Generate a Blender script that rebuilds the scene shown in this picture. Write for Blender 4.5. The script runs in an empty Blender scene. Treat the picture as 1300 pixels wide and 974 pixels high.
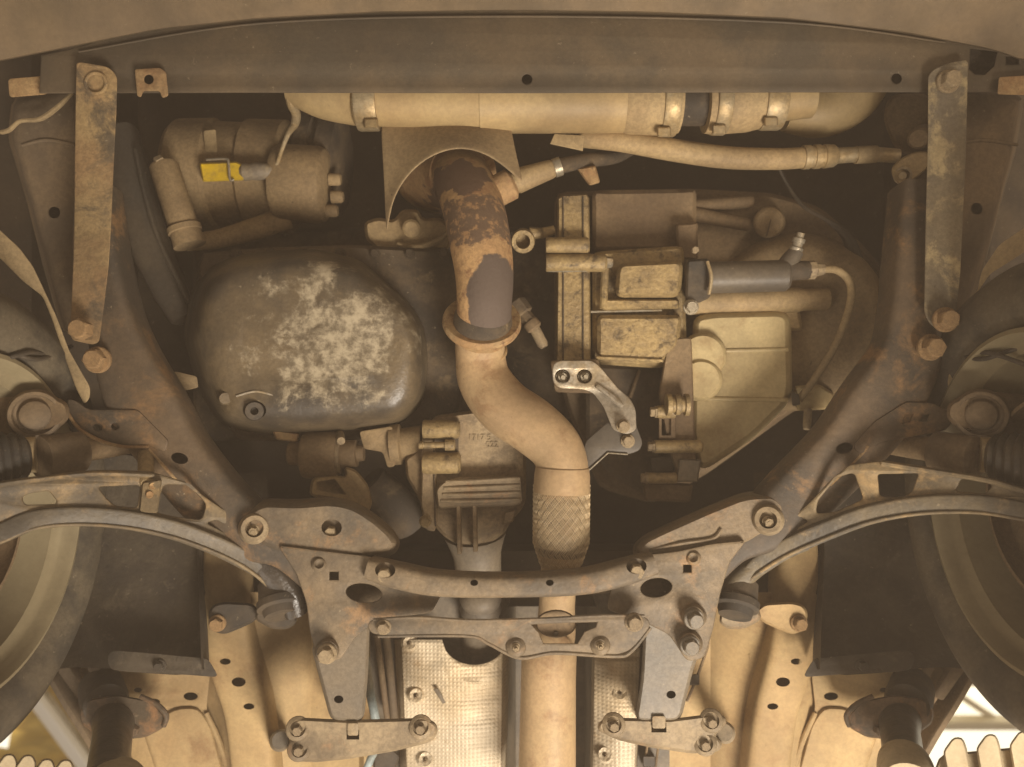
import bpy, bmesh, math, random
from mathutils import Vector, Matrix, noise
R = random.Random(7)
sc = bpy.context.scene
# ------------------------------------------------------------------ camera, world, lamps, exposure
F = 982.0            # focal length in photo pixels (1300 px wide)
CZ = 0.75            # camera height above the workshop floor; it looks straight up at the raised car
cam = bpy.data.cameras.new('camera'); cam.sensor_fit = 'HORIZONTAL'
cam.angle = 2 * math.atan(650 / F); cam.clip_start = 0.05; cam.clip_end = 100
camo = bpy.data.objects.new('camera', cam); sc.collection.objects.link(camo)
camo.location = (0, 0, CZ); camo.rotation_euler = (math.pi, 0, 0); sc.camera = camo
cam.dof.use_dof = True; cam.dof.focus_distance = 1.07; cam.dof.aperture_fstop = 2.8
w = bpy.data.worlds.new('World'); sc.world = w; w.use_nodes = True
bg = w.node_tree.nodes['Background']; bg.inputs[0].default_value = (1.0, 0.79, 0.58, 1); bg.inputs[1].default_value = 0.25
def lamp(name, loc, target, size, energy, col):
    l = bpy.data.lights.new(name, 'AREA'); l.shape = 'DISK'; l.size = size; l.energy = energy; l.color = col
    o = bpy.data.objects.new(name, l); sc.collection.objects.link(o); o.location = loc
    o.rotation_euler = (Vector(target) - Vector(loc)).to_track_quat('-Z', 'Y').to_euler(); return o
lamp('workshop_lamp', (0.75, 1.35, 0.25), (0.0, 0.2, 1.9), 0.8, 88, (1.0, 0.90, 0.77))
lamp('fill_right', (1.3, -0.5, 0.2), (0.0, -0.1, 1.9), 1.0, 6, (1.0, 0.78, 0.55))  # added weak fill from the front side, no visible source
lamp('fill_left', (-1.6, 1.2, 0.3), (-0.1, 0.2, 1.9), 1.2, 15, (1.0, 0.91, 0.79))  # added weak fill from the opposite side, no visible source
sc.view_settings.view_transform = 'Standard'; sc.view_settings.look = 'None'
sc.view_settings.exposure = 0.0; sc.view_settings.gamma = 1.0

# ------------------------------------------------------------------ helpers
def P(px, py, d): return Vector(((px - 650) * d / F, (py - 487) * d / F, CZ + d))
def cr(p0, p1, p2, p3, t):
    return 0.5 * ((2 * p1) + (p2 - p0) * t + (2 * p0 - 5 * p1 + 4 * p2 - p3) * t * t + (3 * p1 - p0 - 3 * p2 + p3) * t ** 3)
def spline(pts, k=8, closed=False):
    v = [Vector(p) for p in pts]; n = len(v); out = []
    if n < 3 and not closed: return v
    for i in range(n if closed else n - 1):
        g = (lambda j: v[j % n]) if closed else (lambda j: v[max(0, min(n - 1, j))])
        for s in range(k): out.append(cr(g(i - 1), g(i), g(i + 1), g(i + 2), s / k))
    if not closed: out.append(v[-1])
    return out
def fillet(o, r, k=4):
    out = []; n = len(o)
    for i in range(n):
        a, b, c = Vector(o[i - 1][:2]), Vector(o[i][:2]), Vector(o[(i + 1) % n][:2])
        la, lc = (a - b).length, (c - b).length
        rr = min(r, la * 0.45, lc * 0.45)
        if rr < 0.3: out.append(b); continue
        s, e = b + (a - b) * rr / la, b + (c - b) * rr / lc
        for j in range(k + 1):
            t = j / k; out.append((1 - t) ** 2 * s + 2 * t * (1 - t) * b + t * t * e)
    return out
def resample(o, n):
    o = [Vector(p) for p in o]; L = [0]
    for i in range(len(o)): L.append(L[-1] + (o[(i + 1) % len(o)] - o[i]).length)
    out = []; j = 0
    for i in range(n):
        s = L[-1] * i / n
        while L[j + 1] < s: j += 1
        t = (s - L[j]) / max(1e-9, L[j + 1] - L[j]); out.append(o[j].lerp(o[(j + 1) % len(o)], t))
    return out
def ell(cx, cy, a, b=None, n=16, rot=0):
    b = a if b is None else b; c, s = math.cos(rot), math.sin(rot)
    return [(cx + a * math.cos(t) * c - b * math.sin(t) * s, cy + a * math.cos(t) * s + b * math.sin(t) * c) for t in (2 * math.pi * i / n for i in range(n))]
def rect(x0, y0, x1, y1): return [(x0, y0), (x1, y0), (x1, y1), (x0, y1)]
class G:                                    # a growing world-space mesh
    def __init__(s): s.v = []; s.f = []
    def add(s, v, f):
        b = len(s.v); s.v += [tuple(q) for q in v]; s.f += [tuple(i + b for i in q) for q in f]; return s
    def rings(s, rings, cap0=True, cap1=True, closed=True):
        n = len(rings[0]); v = [p for r in rings for p in r]; f = []
        for i in range(len(rings) - 1):
            for j in range(n if closed else n - 1):
                k = (j + 1) % n; f.append((i * n + j, i * n + k, (i + 1) * n + k, (i + 1) * n + j))
        if cap0: f.append(tuple(range(n))[::-1])
        if cap1: f.append(tuple((len(rings) - 1) * n + j for j in range(n)))
        return s.add(v, f)
    def sweep(s, pts, n=20, k=8, box=None, hs=None, cap=True, smooth=True):
        """pts: (px, py, d, r_px); box: superellipse exponent; hs: half height in metres"""
        W = [Vector((*P(p[0], p[1], p[2]), p[3] * p[2] / F)) for p in pts]
        if smooth: W = spline(W, k)
        rr = []; N = len(W); prev = None
        for i, q in enumerate(W):
            T = (W[min(i + 1, N - 1)].xyz - W[max(i - 1, 0)].xyz).normalized()
            if box is None and prev is not None: S = (prev - T * prev.dot(T)).normalized()
            else:
                up = Vector((0, 0, 1)) if abs(T.z) < 0.9 else Vector((0, 1, 0))
                S = T.cross(up).normalized()
            prev = S; U = S.cross(T); ring = []
            for j in range(n):
                a = 2 * math.pi * (j + 0.5) / n; c, e = math.cos(a), math.sin(a)
                if box:
                    c = math.copysign(abs(c) ** (2 / box), c); e = math.copysign(abs(e) ** (2 / box), e)
                ring.append(q.xyz + S * c * q.w + U * e * (hs if hs else q.w))
            rr.append(ring)
        return s.rings(rr, cap, cap)
    def lathe(s, A, B, prof, n=24):
        """A, B: (px, py, d); prof: (t along AB 0..1, r_px at A's depth)"""
        a, b = P(*A), P(*B); T = (b - a); ax = T.normalized()
        up = Vector((0, 0, 1)) if abs(ax.z) < 0.9 else Vector((0, 1, 0))
        S = ax.cross(up).normalized(); U = S.cross(ax); m = A[2] / F
        return s.rings([[a + T * t + (S * math.cos(2 * math.pi * j / n) + U * math.sin(2 * math.pi * j / n)) * max(r, .01) * m for j in range(n)] for t, r in prof])
    def loft(s, o, steps, n=64, r=0, sub=0):
        """outline in px, steps (inset px, depth), last ring capped towards the camera"""
        q = resample(fillet(o, r) if r else o, n)
        area = sum(q[i].x * q[(i + 1) % n].y - q[(i + 1) % n].x * q[i].y for i in range(n)); sg = 1 if area > 0 else -1
        nr = []
        for i in range(n):
            t = (q[(i + 1) % n] - q[i - 1]).normalized(); nr.append(Vector((-t.y, t.x)) * sg)
        for _ in range(3): nr = [(nr[i - 1] + nr[i] * 2 + nr[(i + 1) % n]) / 4 for i in range(n)]
        return s.rings([[P(*(q[i] + nr[i] * ins), d) for i in range(n)] for ins, d in steps], True, True)
    def mesh(s, name, ang=35):
        me = bpy.data.meshes.new(name); me.from_pydata(s.v, [], s.f); fin(me, ang); return me
def fin(me, ang=35):
    bm = bmesh.new(); bm.from_mesh(me); bmesh.ops.recalc_face_normals(bm, faces=bm.faces[:])
    bmesh.ops.triangulate(bm, faces=[f for f in bm.faces if len(f.verts) > 4], ngon_method='BEAUTY'); bm.to_mesh(me); bm.free()
    for p in me.polygons: p.use_smooth = True
    me.set_sharp_from_angle(angle=math.radians(ang))
def plate_mesh(name, o, d, th, holes=(), bev=0.0012, r=0, dfun=None):
    """flat pressing: outline and holes in px, near face at depth d, thickness th (m)"""
    cu = bpy.data.curves.new(name, 'CURVE'); cu.dimensions = '2D'; cu.fill_mode = 'BOTH'
    cu.extrude = max(th / 2 - bev, 1e-4); cu.bevel_depth = bev; cu.bevel_resolution = 1; cu.offset = -bev
    for q in [fillet(o, r) if r else o] + list(holes):
        sp = cu.splines.new('POLY'); sp.points.add(len(q) - 1); sp.use_cyclic_u = True
        for i, p in enumerate(q): sp.points[i].co = ((p[0] - 650) * d / F, (p[1] - 487) * d / F, 0, 1)
    ob = bpy.data.objects.new('tmp', cu); me = bpy.data.meshes.new_from_object(ob); me.name = name
    bpy.data.objects.remove(ob); bpy.data.curves.remove(cu)
    for v in me.vertices:
        px, py = 650 + v.co.x * F / d, 487 + v.co.y * F / d
        v.co = P(px, py, (dfun(px, py) if dfun else d) + v.co.z + th / 2)
    bm = bmesh.new(); bm.from_mesh(me); bmesh.ops.remove_doubles(bm, verts=bm.verts[:], dist=1e-6); bm.to_mesh(me); bm.free()
    fin(me, 30); return me
def cut(me, cutters):
    """bore real holes: cutters are outlines (px) with near and far depth"""
    o = bpy.data.objects.new('tmp', me); sc.collection.objects.link(o); tmp = []
    for q, d0, d1 in cutters:
        c = bpy.data.objects.new('tmpc', G().rings([[P(*p, d0) for p in q], [P(*p, d1) for p in q]]).mesh('c')); sc.collection.objects.link(c); tmp.append(c)
        m = o.modifiers.new('b', 'BOOLEAN'); m.object = c; m.operation = 'DIFFERENCE'; m.solver = 'EXACT'
    bpy.context.view_layer.update()
    e = o.evaluated_get(bpy.context.evaluated_depsgraph_get()); r = bpy.data.meshes.new_from_object(e); r.name = me.name
    for x in tmp + [o]: bpy.data.objects.remove(x)
    if len(r.polygons) < len(me.polygons) * .6: r = me
    fin(r, 35); return r
def thing(name, label, cat, px, py, d, group=None):
    o = bpy.data.objects.new(name, None); sc.collection.objects.link(o); o.location = P(px, py, d); o.empty_display_size = .05
    o['label'] = label; o['category'] = cat
    if group: o['group'] = group
    return o
def wloc(o): return o.location + (wloc(o.parent) if o.parent else Vector((0, 0, 0)))
def part(name, me, mat, parent, label=None):
    if isinstance(me, G): me = me.mesh(name)
    off = wloc(parent); me.transform(Matrix.Translation(-off)); me.materials.clear(); me.materials.append(mat)
    o = bpy.data.objects.new(name, me); sc.collection.objects.link(o); o.parent = parent
    if label: o['label'] = label
    return o
def solo(name, me, mat, px, py, d, label=None, cat=None, kind=None, group=None):
    if isinstance(me, G): me = me.mesh(name)
    me.transform(Matrix.Translation(-P(px, py, d))); me.materials.clear(); me.materials.append(mat)
    o = bpy.data.objects.new(name, me); sc.collection.objects.link(o); o.location = P(px, py, d)
    if label: o['label'] = label; o['category'] = cat
    if kind: o['kind'] = kind
    if group: o['group'] = group
    return o
# ------------------------------------------------------------------ materials (linear colours)
MATS = {}
def mat(name, base, dust=None, amt=0.5, rust=None, ramt=0.0, rough=0.75, metal=0.0, scale=9.0, bump=0.35, fine=160.0, spec=0.35, speck=0.25, mask=None, seed=0.0, stretch=(1, 1, 1), soft=.12):
    m = bpy.data.materials.new(name); m.use_nodes = True; nt = m.node_tree; N = nt.nodes; L = nt.links
    b = N['Principled BSDF']; b.inputs['Metallic'].default_value = metal; b.inputs['Specular IOR Level'].default_value = spec
    tc = N.new('ShaderNodeTexCoord'); mp = N.new('ShaderNodeMapping'); mp.inputs['Location'].default_value = (seed, seed * 1.7, seed * .6); mp.inputs['Scale'].default_value = stretch
    L.new(tc.outputs['Object'], mp.inputs['Vector'])
    def nz(s, det=6, ro=.6, off=0, dist=0.0):
        n = N.new('ShaderNodeTexNoise'); n.inputs['Scale'].default_value = s; n.inputs['Detail'].default_value = det; n.inputs['Roughness'].default_value = ro; n.inputs['Distortion'].default_value = dist
        if off:
            v = N.new('ShaderNodeVectorMath'); v.inputs[1].default_value = (off, off * 2, off * 3); L.new(mp.outputs[0], v.inputs[0]); L.new(v.outputs[0], n.inputs['Vector'])
        else: L.new(mp.outputs[0], n.inputs['Vector'])
        return n.outputs['Fac']
    def ramp(src, lo, hi):
        r = N.new('ShaderNodeMapRange'); r.interpolation_type = 'SMOOTHSTEP'; r.inputs[1].default_value = lo; r.inputs[2].default_value = hi; L.new(src, r.inputs[0]); return r.outputs[0]
    def mix(fac, a, c, blend='MIX'):
        x = N.new('ShaderNodeMix'); x.data_type = 'RGBA'; x.blend_type = blend
        if isinstance(fac, float): x.inputs[0].default_value = fac
        else: L.new(fac, x.inputs[0])
        for sl, q in ((6, a), (7, c)):
            if isinstance(q, tuple): x.inputs[sl].default_value = (*q, 1)
            else: L.new(q, x.inputs[sl])
        return x.outputs[2]
    col = base; c0 = 0.5 + (0.5 - amt) * 0.34
    fac = None
    if dust:
        fac = ramp(nz(scale, 7, .62), c0 - soft, c0 + soft); col = mix(fac, col, dust)
    if rust and ramt > 0:
        c1 = 0.5 + (0.5 - ramt) * 0.36; rf = ramp(nz(scale * 1.7, 9, .72, 5.3, .4), c1 - .08, c1 + .08); col = mix(rf, col, rust)
    # grain: tiny lighter and darker grit, and broad uneven staining
    patch = ramp(nz(13, 5, .6, 12.3, .3), .36, .58)
    def gated(x):
        m_ = N.new('ShaderNodeMath'); m_.operation = 'MULTIPLY'; L.new(x, m_.inputs[0]); L.new(patch, m_.inputs[1]); return m_.outputs[0]
    g = ramp(nz(fine, 4, .75, 9.1), .42, .58); col = mix(g, mix(min(.5, speck * .9), col, (.03, .023, .016)), col)
    sp = gated(ramp(nz(58, 9, .72, 4.4), .585, .68)); col = mix(sp, col, mix(min(.8, speck * 2.2), col, dust if dust else (.4, .3, .18)))
    lt = gated(ramp(nz(115, 5, .7, 6.4), .64, .71)); col = mix(lt, col, mix(min(.6, speck * 1.8), col, (.50, .40, .26)))
    pt = gated(ramp(nz(84, 6, .7, 8.2), .635, .70)); col = mix(pt, col, mix(min(.8, speck * 2.4), col, (.035, .027, .02)))
    big = ramp(nz(5.1, 6, .62, 3.3, .5), .36, .66); col = mix(big, mix(.36, col, (.055, .040, .027)), col)
    if mask: col, fac2 = mask(N, L, nz, ramp, mix, col)
    if isinstance(col, tuple): b.inputs['Base Color'].default_value = (*col, 1)
    else: L.new(col, b.inputs['Base Color'])
    rr = N.new('ShaderNodeMapRange'); rr.inputs[3].default_value = max(.05, rough - .13); rr.inputs[4].default_value = min(1, rough + .13); L.new(nz(scale * 2.3, 5, .6, 7.7), rr.inputs[0]); L.new(rr.outputs[0], b.inputs['Roughness'])
    if bump:
        ad = N.new('ShaderNodeMath'); ad.operation = 'MULTIPLY_ADD'; ad.inputs[1].default_value = .55; L.new(nz(fine, 4, .65, 2.2), ad.inputs[0]); L.new(nz(scale * 3.2, 7, .6), ad.inputs[2])
        bp = N.new('ShaderNodeBump'); bp.inputs['Strength'].default_value = bump; bp.inputs['Distance'].default_value = .004; L.new(ad.outputs[0], bp.inputs['Height']); L.new(bp.outputs[0], b.inputs['Normal'])
    MATS[name] = m; return m
TAN = (.40, .27, .13); MUD = (.27, .18, .09)
m_skirt = mat('skirt_plastic', (.12, .085, .046), (.17, .118, .064), .5, rough=.7, bump=.15, speck=.12)
m_panel = mat('panel_steel', (.078, .062, .042), (.13, .094, .055), .45, rough=.7, bump=.2, scale=6, speck=.18)
m_rust_strap = mat('strap_rusty', (.29, .18, .085), (.40, .28, .13), .5, (.11, .085, .055), .33, rough=.8, bump=.5, seed=2)
m_grey_strap = mat('strap_grey', (.15, .125, .09), (.20, .16, .10), .45, (.42, .33, .18), .36, rough=.75, bump=.5, seed=4)
m_boltr = mat('bolt_rust', (.30, .17, .075), (.40, .26, .12), .5, rough=.8, bump=.4, scale=40)
m_boltd = mat('bolt_dusty', (.28, .21, .13), (.40, .30, .17), .5, rough=.7, bump=.3, scale=40)
m_bolts = mat('bolt_steel', (.42, .37, .28), (.40, .30, .17), .3, rough=.4, metal=.5, bump=.2, scale=40)
m_sub = mat('subframe_paint', (.055, .047, .038), (.17, .115, .066), .40, (.27, .155, .07), .27, rough=.62, bump=.3, scale=7, seed=1, soft=.2)
m_cross = mat('crossmember_paint', (.10, .082, .060), (.235, .172, .102), .50, (.29, .175, .085), .22, rough=.6, bump=.4, scale=11, seed=3, soft=.18)
m_arm = mat('arm_paint', (.07, .060, .046), (.26, .19, .10), .56, (.36, .24, .11), .3, rough=.62, bump=.35, scale=10, seed=6, soft=.16)
m_armd = mat('arm_paint_dark', (.075, .066, .052), (.16, .125, .075), .42, (.30, .21, .11), .12, rough=.5, bump=.35, scale=12, seed=8, soft=.16)
m_wet = mat('arm_oily', (.028, .026, .024), (.07, .055, .04), .4, rough=.3, spec=.6, bump=.4, scale=20)
m_rail = mat('rail_paint', (.13, .095, .06), (.20, .14, .08), .5, rough=.8, bump=.2)
m_strip = mat('strip_tan', (.33, .24, .125), (.40, .29, .15), .5, rough=.8, bump=.3)
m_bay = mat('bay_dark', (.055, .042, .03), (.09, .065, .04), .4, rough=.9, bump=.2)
m_black = mat('black_plastic', (.035, .032, .028), (.10, .075, .048), .4, rough=.65, bump=.3, scale=12)
m_liner = mat('liner_plastic', (.045, .038, .03), (.085, .068, .046), .45, (.15, .12, .08), .12, rough=.7, bump=.5, scale=14)
m_fender = mat('liner_dust', (.17, .145, .09), (.23, .19, .11), .5, rough=.85, bump=.15)
m_duct = mat('duct_plastic', (.085, .074, .060), (.14, .112, .078), .4, rough=.5, bump=.1)
m_comp = mat('compressor_cast', (.24, .165, .085), (.32, .225, .115), .5, rough=.75, bump=.35)
m_yellow = mat('yellow_plastic', (.75, .50, .015), (.42, .28, .05), .22, rough=.5, bump=.1, scale=40, speck=.1)
m_grey = mat('grey_plastic', (.24, .20, .15), (.33, .26, .16), .4, rough=.6, bump=.3, scale=40)
m_pipe_tan = mat('boost_pipe', (.40, .275, .13), (.46, .33, .16), .5, rough=.55, bump=.12, scale=7, speck=.12)
m_hose = mat('hose_rubber', (.36, .25, .125), (.42, .30, .15), .5, rough=.7, bump=.2)
m_clamp = mat('clamp_steel', (.42, .33, .2), (.42, .30, .15), .45, rough=.45, metal=.35, bump=.2, scale=30)
def burnt(N, L, nz, ramp, mix, col):
    tc = N.new('ShaderNodeTexCoord')
    def blob(loc, scl, namp, lo, hi, ns, off):
        mp = N.new('ShaderNodeVectorMath'); mp.operation = 'SUBTRACT'; mp.inputs[1].default_value = loc; L.new(tc.outputs['Object'], mp.inputs[0])
        sc_ = N.new('ShaderNodeVectorMath'); sc_.operation = 'MULTIPLY'; sc_.inputs[1].default_value = scl; L.new(mp.outputs[0], sc_.inputs[0])
        ln = N.new('ShaderNodeVectorMath'); ln.operation = 'LENGTH'; L.new(sc_.outputs[0], ln.inputs[0])
        ad = N.new('ShaderNodeMath'); ad.operation = 'MULTIPLY_ADD'; ad.inputs[1].default_value = namp; L.new(nz(ns, 8, .62, off), ad.inputs[0]); L.new(ln.outputs['Value'], ad.inputs[2])
        r = N.new('ShaderNodeMapRange'); r.interpolation_type = 'SMOOTHSTEP'; r.inputs[1].default_value = hi; r.inputs[2].default_value = lo; L.new(ad.outputs[0], r.inputs[0]); return r.outputs[0]
    col = mix(ramp(nz(38, 8, .68, 1.1), .50, .60), col, (.27, .15, .075))
    f2 = blob((-.045, -.222, 0), (10, 24, 0), 1.7, 1.62, 1.78, 26, 3.1); col = mix(f2, col, mix(ramp(nz(70, 7, .7, 2.9), .5, .62), (.135, .088, .056), (.34, .20, .095)))
    f3 = blob((-.075, -.292, 0), (16, 30, 0), 2.2, 1.85, 2.0, 30, 4.7); col = mix(f3, col, (.12, .075, .05))
    f1 = blob((-.012, -.100, 0), (26, 14.5, 0), .55, 1.24, 1.32, 34, 2.3); col = mix(f1, col, (.105, .078, .062))
    return col, f1
m_down = mat('downpipe_rust', (.42, .25, .115), (.52, .325, .15), .5, rough=.8, bump=.35, scale=14, mask=burnt, seed=1.3)
m_exh = mat('exhaust_tan', (.46, .31, .165), (.49, .34, .18), .5, (.36, .22, .11), .24, rough=.6, bump=.2, scale=11, speck=.14)
m_flange = mat('flange_rust', (.42, .25, .11), (.46, .31, .15), .5, (.24, .12, .055), .3, rough=.75, bump=.3, scale=30)
m_braid = mat('braid_steel', (.74, .58, .36), (.62, .46, .26), .4, rough=.45, metal=.15, bump=.1, scale=25)
m_shield = mat('shield_dusty', (.30, .21, .115), (.37, .27, .145), .5, rough=.7, bump=.12)
def scraped(N, L, nz, ramp, mix, col):
    tc = N.new('ShaderNodeTexCoord'); sx = N.new('ShaderNodeVectorMath'); sx.operation = 'DISTANCE'; sx.inputs[1].default_value = (.045, -.015, -.05)
    mm = N.new('ShaderNodeMapping'); mm.inputs['Scale'].default_value = (.85, 1.0, .5); L.new(tc.outputs['Object'], mm.inputs[0]); L.new(mm.outputs[0], sx.inputs[0])
    a = N.new('ShaderNodeMath'); a.operation = 'MULTIPLY_ADD'; a.inputs[1].default_value = 2.6; a.inputs[2].default_value = .27; L.new(sx.outputs['Value'], a.inputs[0])
    s = N.new('ShaderNodeMath'); s.operation = 'SUBTRACT'; L.new(nz(17, 12, .70, 1.7, .25), s.inputs[0]); L.new(a.outputs[0], s.inputs[1])
    f = ramp(s.outputs[0], -.05, .08); return mix(f, col, mix(ramp(nz(60, 6, .7), .35, .65), (.13, .102, .064), (.40, .335, .23))), f
m_pan = mat('pan_paint', (.045, .038, .030), (.17, .125, .07), .5, rough=.4, bump=.35, scale=7, spec=.6, mask=scraped, soft=.16)
m_block = mat('block_dark', (.045, .036, .027), (.12, .085, .05), .45, (.20, .14, .075), .2, rough=.8, bump=.5, scale=11)
m_trans = mat('case_aluminium', (.31, .22, .105), (.42, .30, .135), .5, (.12, .085, .045), .26, rough=.5, bump=.5, scale=24, metal=.15, speck=.28)
m_cream = mat('case_cream', (.53, .41, .21), (.58, .46, .24), .5, (.43, .31, .15), .3, rough=.55, bump=.2, scale=7, speck=.12)
m_tcase = mat('case_brown', (.31, .22, .125), (.38, .28, .16), .5, (.20, .145, .085), .3, rough=.6, bump=.4, scale=10)
m_gbrown = mat('case_dull', (.17, .112, .06), (.24, .165, .088), .5, rough=.75, bump=.3)
m_alu = mat('bracket_bright', (.60, .53, .42), (.50, .39, .24), .4, (.33, .24, .14), .18, rough=.4, metal=.45, bump=.3, scale=22)
m_floor = mat('floor_tan', (.44, .29, .135), (.52, .37, .18), .55, (.36, .22, .10), .22, rough=.7, bump=.22, scale=6, speck=.12, soft=.2)
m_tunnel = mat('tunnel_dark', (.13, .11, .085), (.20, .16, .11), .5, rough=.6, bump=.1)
m_leg = mat('leg_grey', (.15, .135, .112), (.27, .215, .145), .45, rough=.5, bump=.15, scale=8, soft=.2)
m_rear = mat('bracket_dusty', (.20, .15, .092), (.33, .25, .15), .5, (.34, .205, .105), .22, rough=.65, bump=.35, scale=14)
m_blue = mat('blue_pipe', (.36, .45, .46), (.46, .42, .32), .35, rough=.5, bump=.1)
m_tyre = mat('tyre_rubber', (.05, .044, .034), (.13, .105, .068), .5, rough=.85, bump=.35, scale=14)
m_rim = mat('rim_paint', (.27, .22, .13), (.34, .28, .17), .5, rough=.5, bump=.08, metal=.2, scale=5, speck=.06)
m_lift = mat('lift_steel', (.09, .068, .045), (.22, .14, .08), .4, (.30, .16, .075), .25, rough=.6, bump=.3, scale=14)
m_post = mat('lift_post', (.10, .085, .062), (.16, .13, .085), .4, rough=.35, metal=.5, bump=.2)
m_pad = mat('pad_beige', (.46, .37, .23), (.56, .45, .28), .5, (.36, .24, .11), .15, rough=.75, bump=.2, scale=12, speck=.12)
def emboss(m, pitch):
    nt = m.node_tree; N = nt.nodes; L = nt.links; b = N['Principled BSDF']; tc = N.new('ShaderNodeTexCoord'); mp = N.new('ShaderNodeMapping'); L.new(tc.outputs['Object'], mp.inputs[0])
    hs = []
    for ax in 'XY':
        wv = N.new('ShaderNodeTexWave'); wv.bands_direction = ax; wv.inputs['Scale'].default_value = 2 * math.pi / pitch / 20; wv.inputs['Distortion'].default_value = .5; wv.inputs['Detail'].default_value = 1; wv.inputs['Detail Scale'].default_value = .05; L.new(mp.outputs[0], wv.inputs[0]); hs.append(wv.outputs['Fac'])
    mu = N.new('ShaderNodeMath'); mu.operation = 'MULTIPLY'; L.new(hs[0], mu.inputs[0]); L.new(hs[1], mu.inputs[1])
    old = b.inputs['Normal'].links[0].from_node; bp = N.new('ShaderNodeBump'); bp.inputs['Strength'].default_value = .35; bp.inputs['Distance'].default_value = .002
    L.new(mu.outputs[0], bp.inputs['Height']); L.new(old.outputs[0], bp.inputs['Normal']); L.new(bp.outputs[0], b.inputs['Normal']); return m
m_foil = emboss(mat('foil_shield', (.66, .55, .39), (.58, .45, .28), .4, (.42, .28, .14), .12, rough=.5, metal=.15, bump=.3, scale=6, speck=.1), .0062)
def plain(name, col, rough=.6, emit=0):
    m = bpy.data.materials.new(name); m.use_nodes = True; b = m.node_tree.nodes['Principled BSDF']; b.inputs['Base Color'].default_value = (*col, 1); b.inputs['Roughness'].default_value = rough
    if emit: b.inputs['Emission Color'].default_value = (*col, 1); b.inputs['Emission Strength'].default_value = emit
    return m
# ------------------------------------------------------------------ small hardware with shared meshes
def hexmesh(name, style):
    g = G(); ring = lambda r, z, n=24, k=None: [Vector((r * math.cos(2 * math.pi * j / n), r * math.sin(2 * math.pi * j / n), z)) for j in range(n)]
    def hexr(r, z): 
        out = []
        for j in range(24):
            a = 2 * math.pi * j / 24; q = (a + math.pi / 6) % (math.pi / 3) - math.pi / 6; rr = r * .866 / math.cos(q); out.append(Vector((rr * math.cos(a), rr * math.sin(a), z)))
        return out
    if style != 'plain': g.rings([ring(1.0, .12), ring(1.0, -.12), ring(.93, -.2)])
    h = -.95 if style != 'stud' else -.7
    g.rings([hexr(.78, .05), hexr(.78, h + .1), [v * 1 for v in ring(.62, h)]])
    if style == 'stud': g.rings([ring(.36, h + .05), ring(.36, -1.5), ring(.3, -1.6)])
    if style == 'cap': g.rings([ring(.3, h + .02), ring(.3, h - .1)])
    me = g.mesh(name); return me
BOLT = {s: hexmesh('bolt_' + s, s) for s in ('flange', 'plain', 'stud', 'cap')}
def bolt(parent, px, py, d, r, m, style='flange', tilt=0, name='bolt'):
    me = BOLT[style]; key = style + m.name
    if key not in BOLT: c = me.copy(); c.materials.clear(); c.materials.append(m); BOLT[key] = c
    o = bpy.data.objects.new(name, BOLT[key]); sc.collection.objects.link(o); o.parent = parent
    o.location = P(px, py, d) - wloc(parent); s = r * d / F; o.scale = (s, s, s); o.rotation_euler = (R.uniform(-.06, .06) + tilt, R.uniform(-.06, .06), R.uniform(0, 1)); return o
def clampring(parent, A, B, r, m, name='clamp'):
    return part(name, G().lathe(A, B, [(0, r * .9), (0, r + 1.5), (.1, r + 2.5), (.9, r + 2.5), (1, r + 1.5), (1, r * .9)]), m, parent)

# ================================================================== the workshop roof seen past the car
m_sheet = plain('roof_skylight', (1.0, .95, .78), .6, 1.05)
m_beam = plain('roof_beam_paint', (.72, .64, .47), .6)
m_wood = mat('roof_board', (.62, .42, .10), (.70, .52, .16), .5, (.50, .32, .08), .3, rough=.7, bump=.2, scale=3, stretch=(1, 4, 1), speck=.08)
ro = solo('ceiling', G().add([P(650, -200, 5), P(2400, -200, 5), P(2400, 2400, 5), P(650, 2400, 5)], [(0, 1, 2, 3)]), m_sheet, 1240, 900, 5, kind='structure')
lo = solo('ceiling', G().add([P(-1200, -200, 4.96), P(648, -200, 4.96), P(648, 2400, 4.96), P(-1200, 2400, 4.96)], [(0, 1, 2, 3)]), m_wood, 40, 930, 4.96, kind='structure')
def rbeam(a, b, w, d=4.8, h=.06):
    return G().sweep([(a[0], a[1], d, w), (b[0], b[1], d, w)], n=16, box=12, hs=h, smooth=False)
for a, b, w_, dd in [((900, 917), (1600, 918), 5, 4.82), ((1100, 860), (1600, 861), 7, 4.8), ((1192, 866), (1262, 912), 4, 4.9), ((1250, 800), (1215, 852), 4, 4.9), ((1040, 985), (1120, 905), 9, 4.7), ((1030, 950), (1120, 948), 8, 4.66), ((1400, 700), (1400, 1100), 6, 4.86), ((1090, 974), (1150, 900), 3, 4.6)]:
    part('roof_beam', rbeam(a, b, w_, dd), m_beam, ro)
part('roof_trim', rbeam((18, 850), (118, 985), 7, 4.3, .03), plain('white_trim', (.92, .90, .84), .4), lo)
part('roof_trim', rbeam((28, 846), (128, 978), 5, 4.36, .02), mat('film', (.45, .38, .26), (.65, .6, .5), .5, rough=.3, scale=3, bump=.6), lo)
part('skylight_pane', plate_mesh('skylight_pane', [(-60, 890), (10, 890), (16, 915), (10, 950), (-60, 940)], 4.9, .02), m_sheet, lo)

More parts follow.
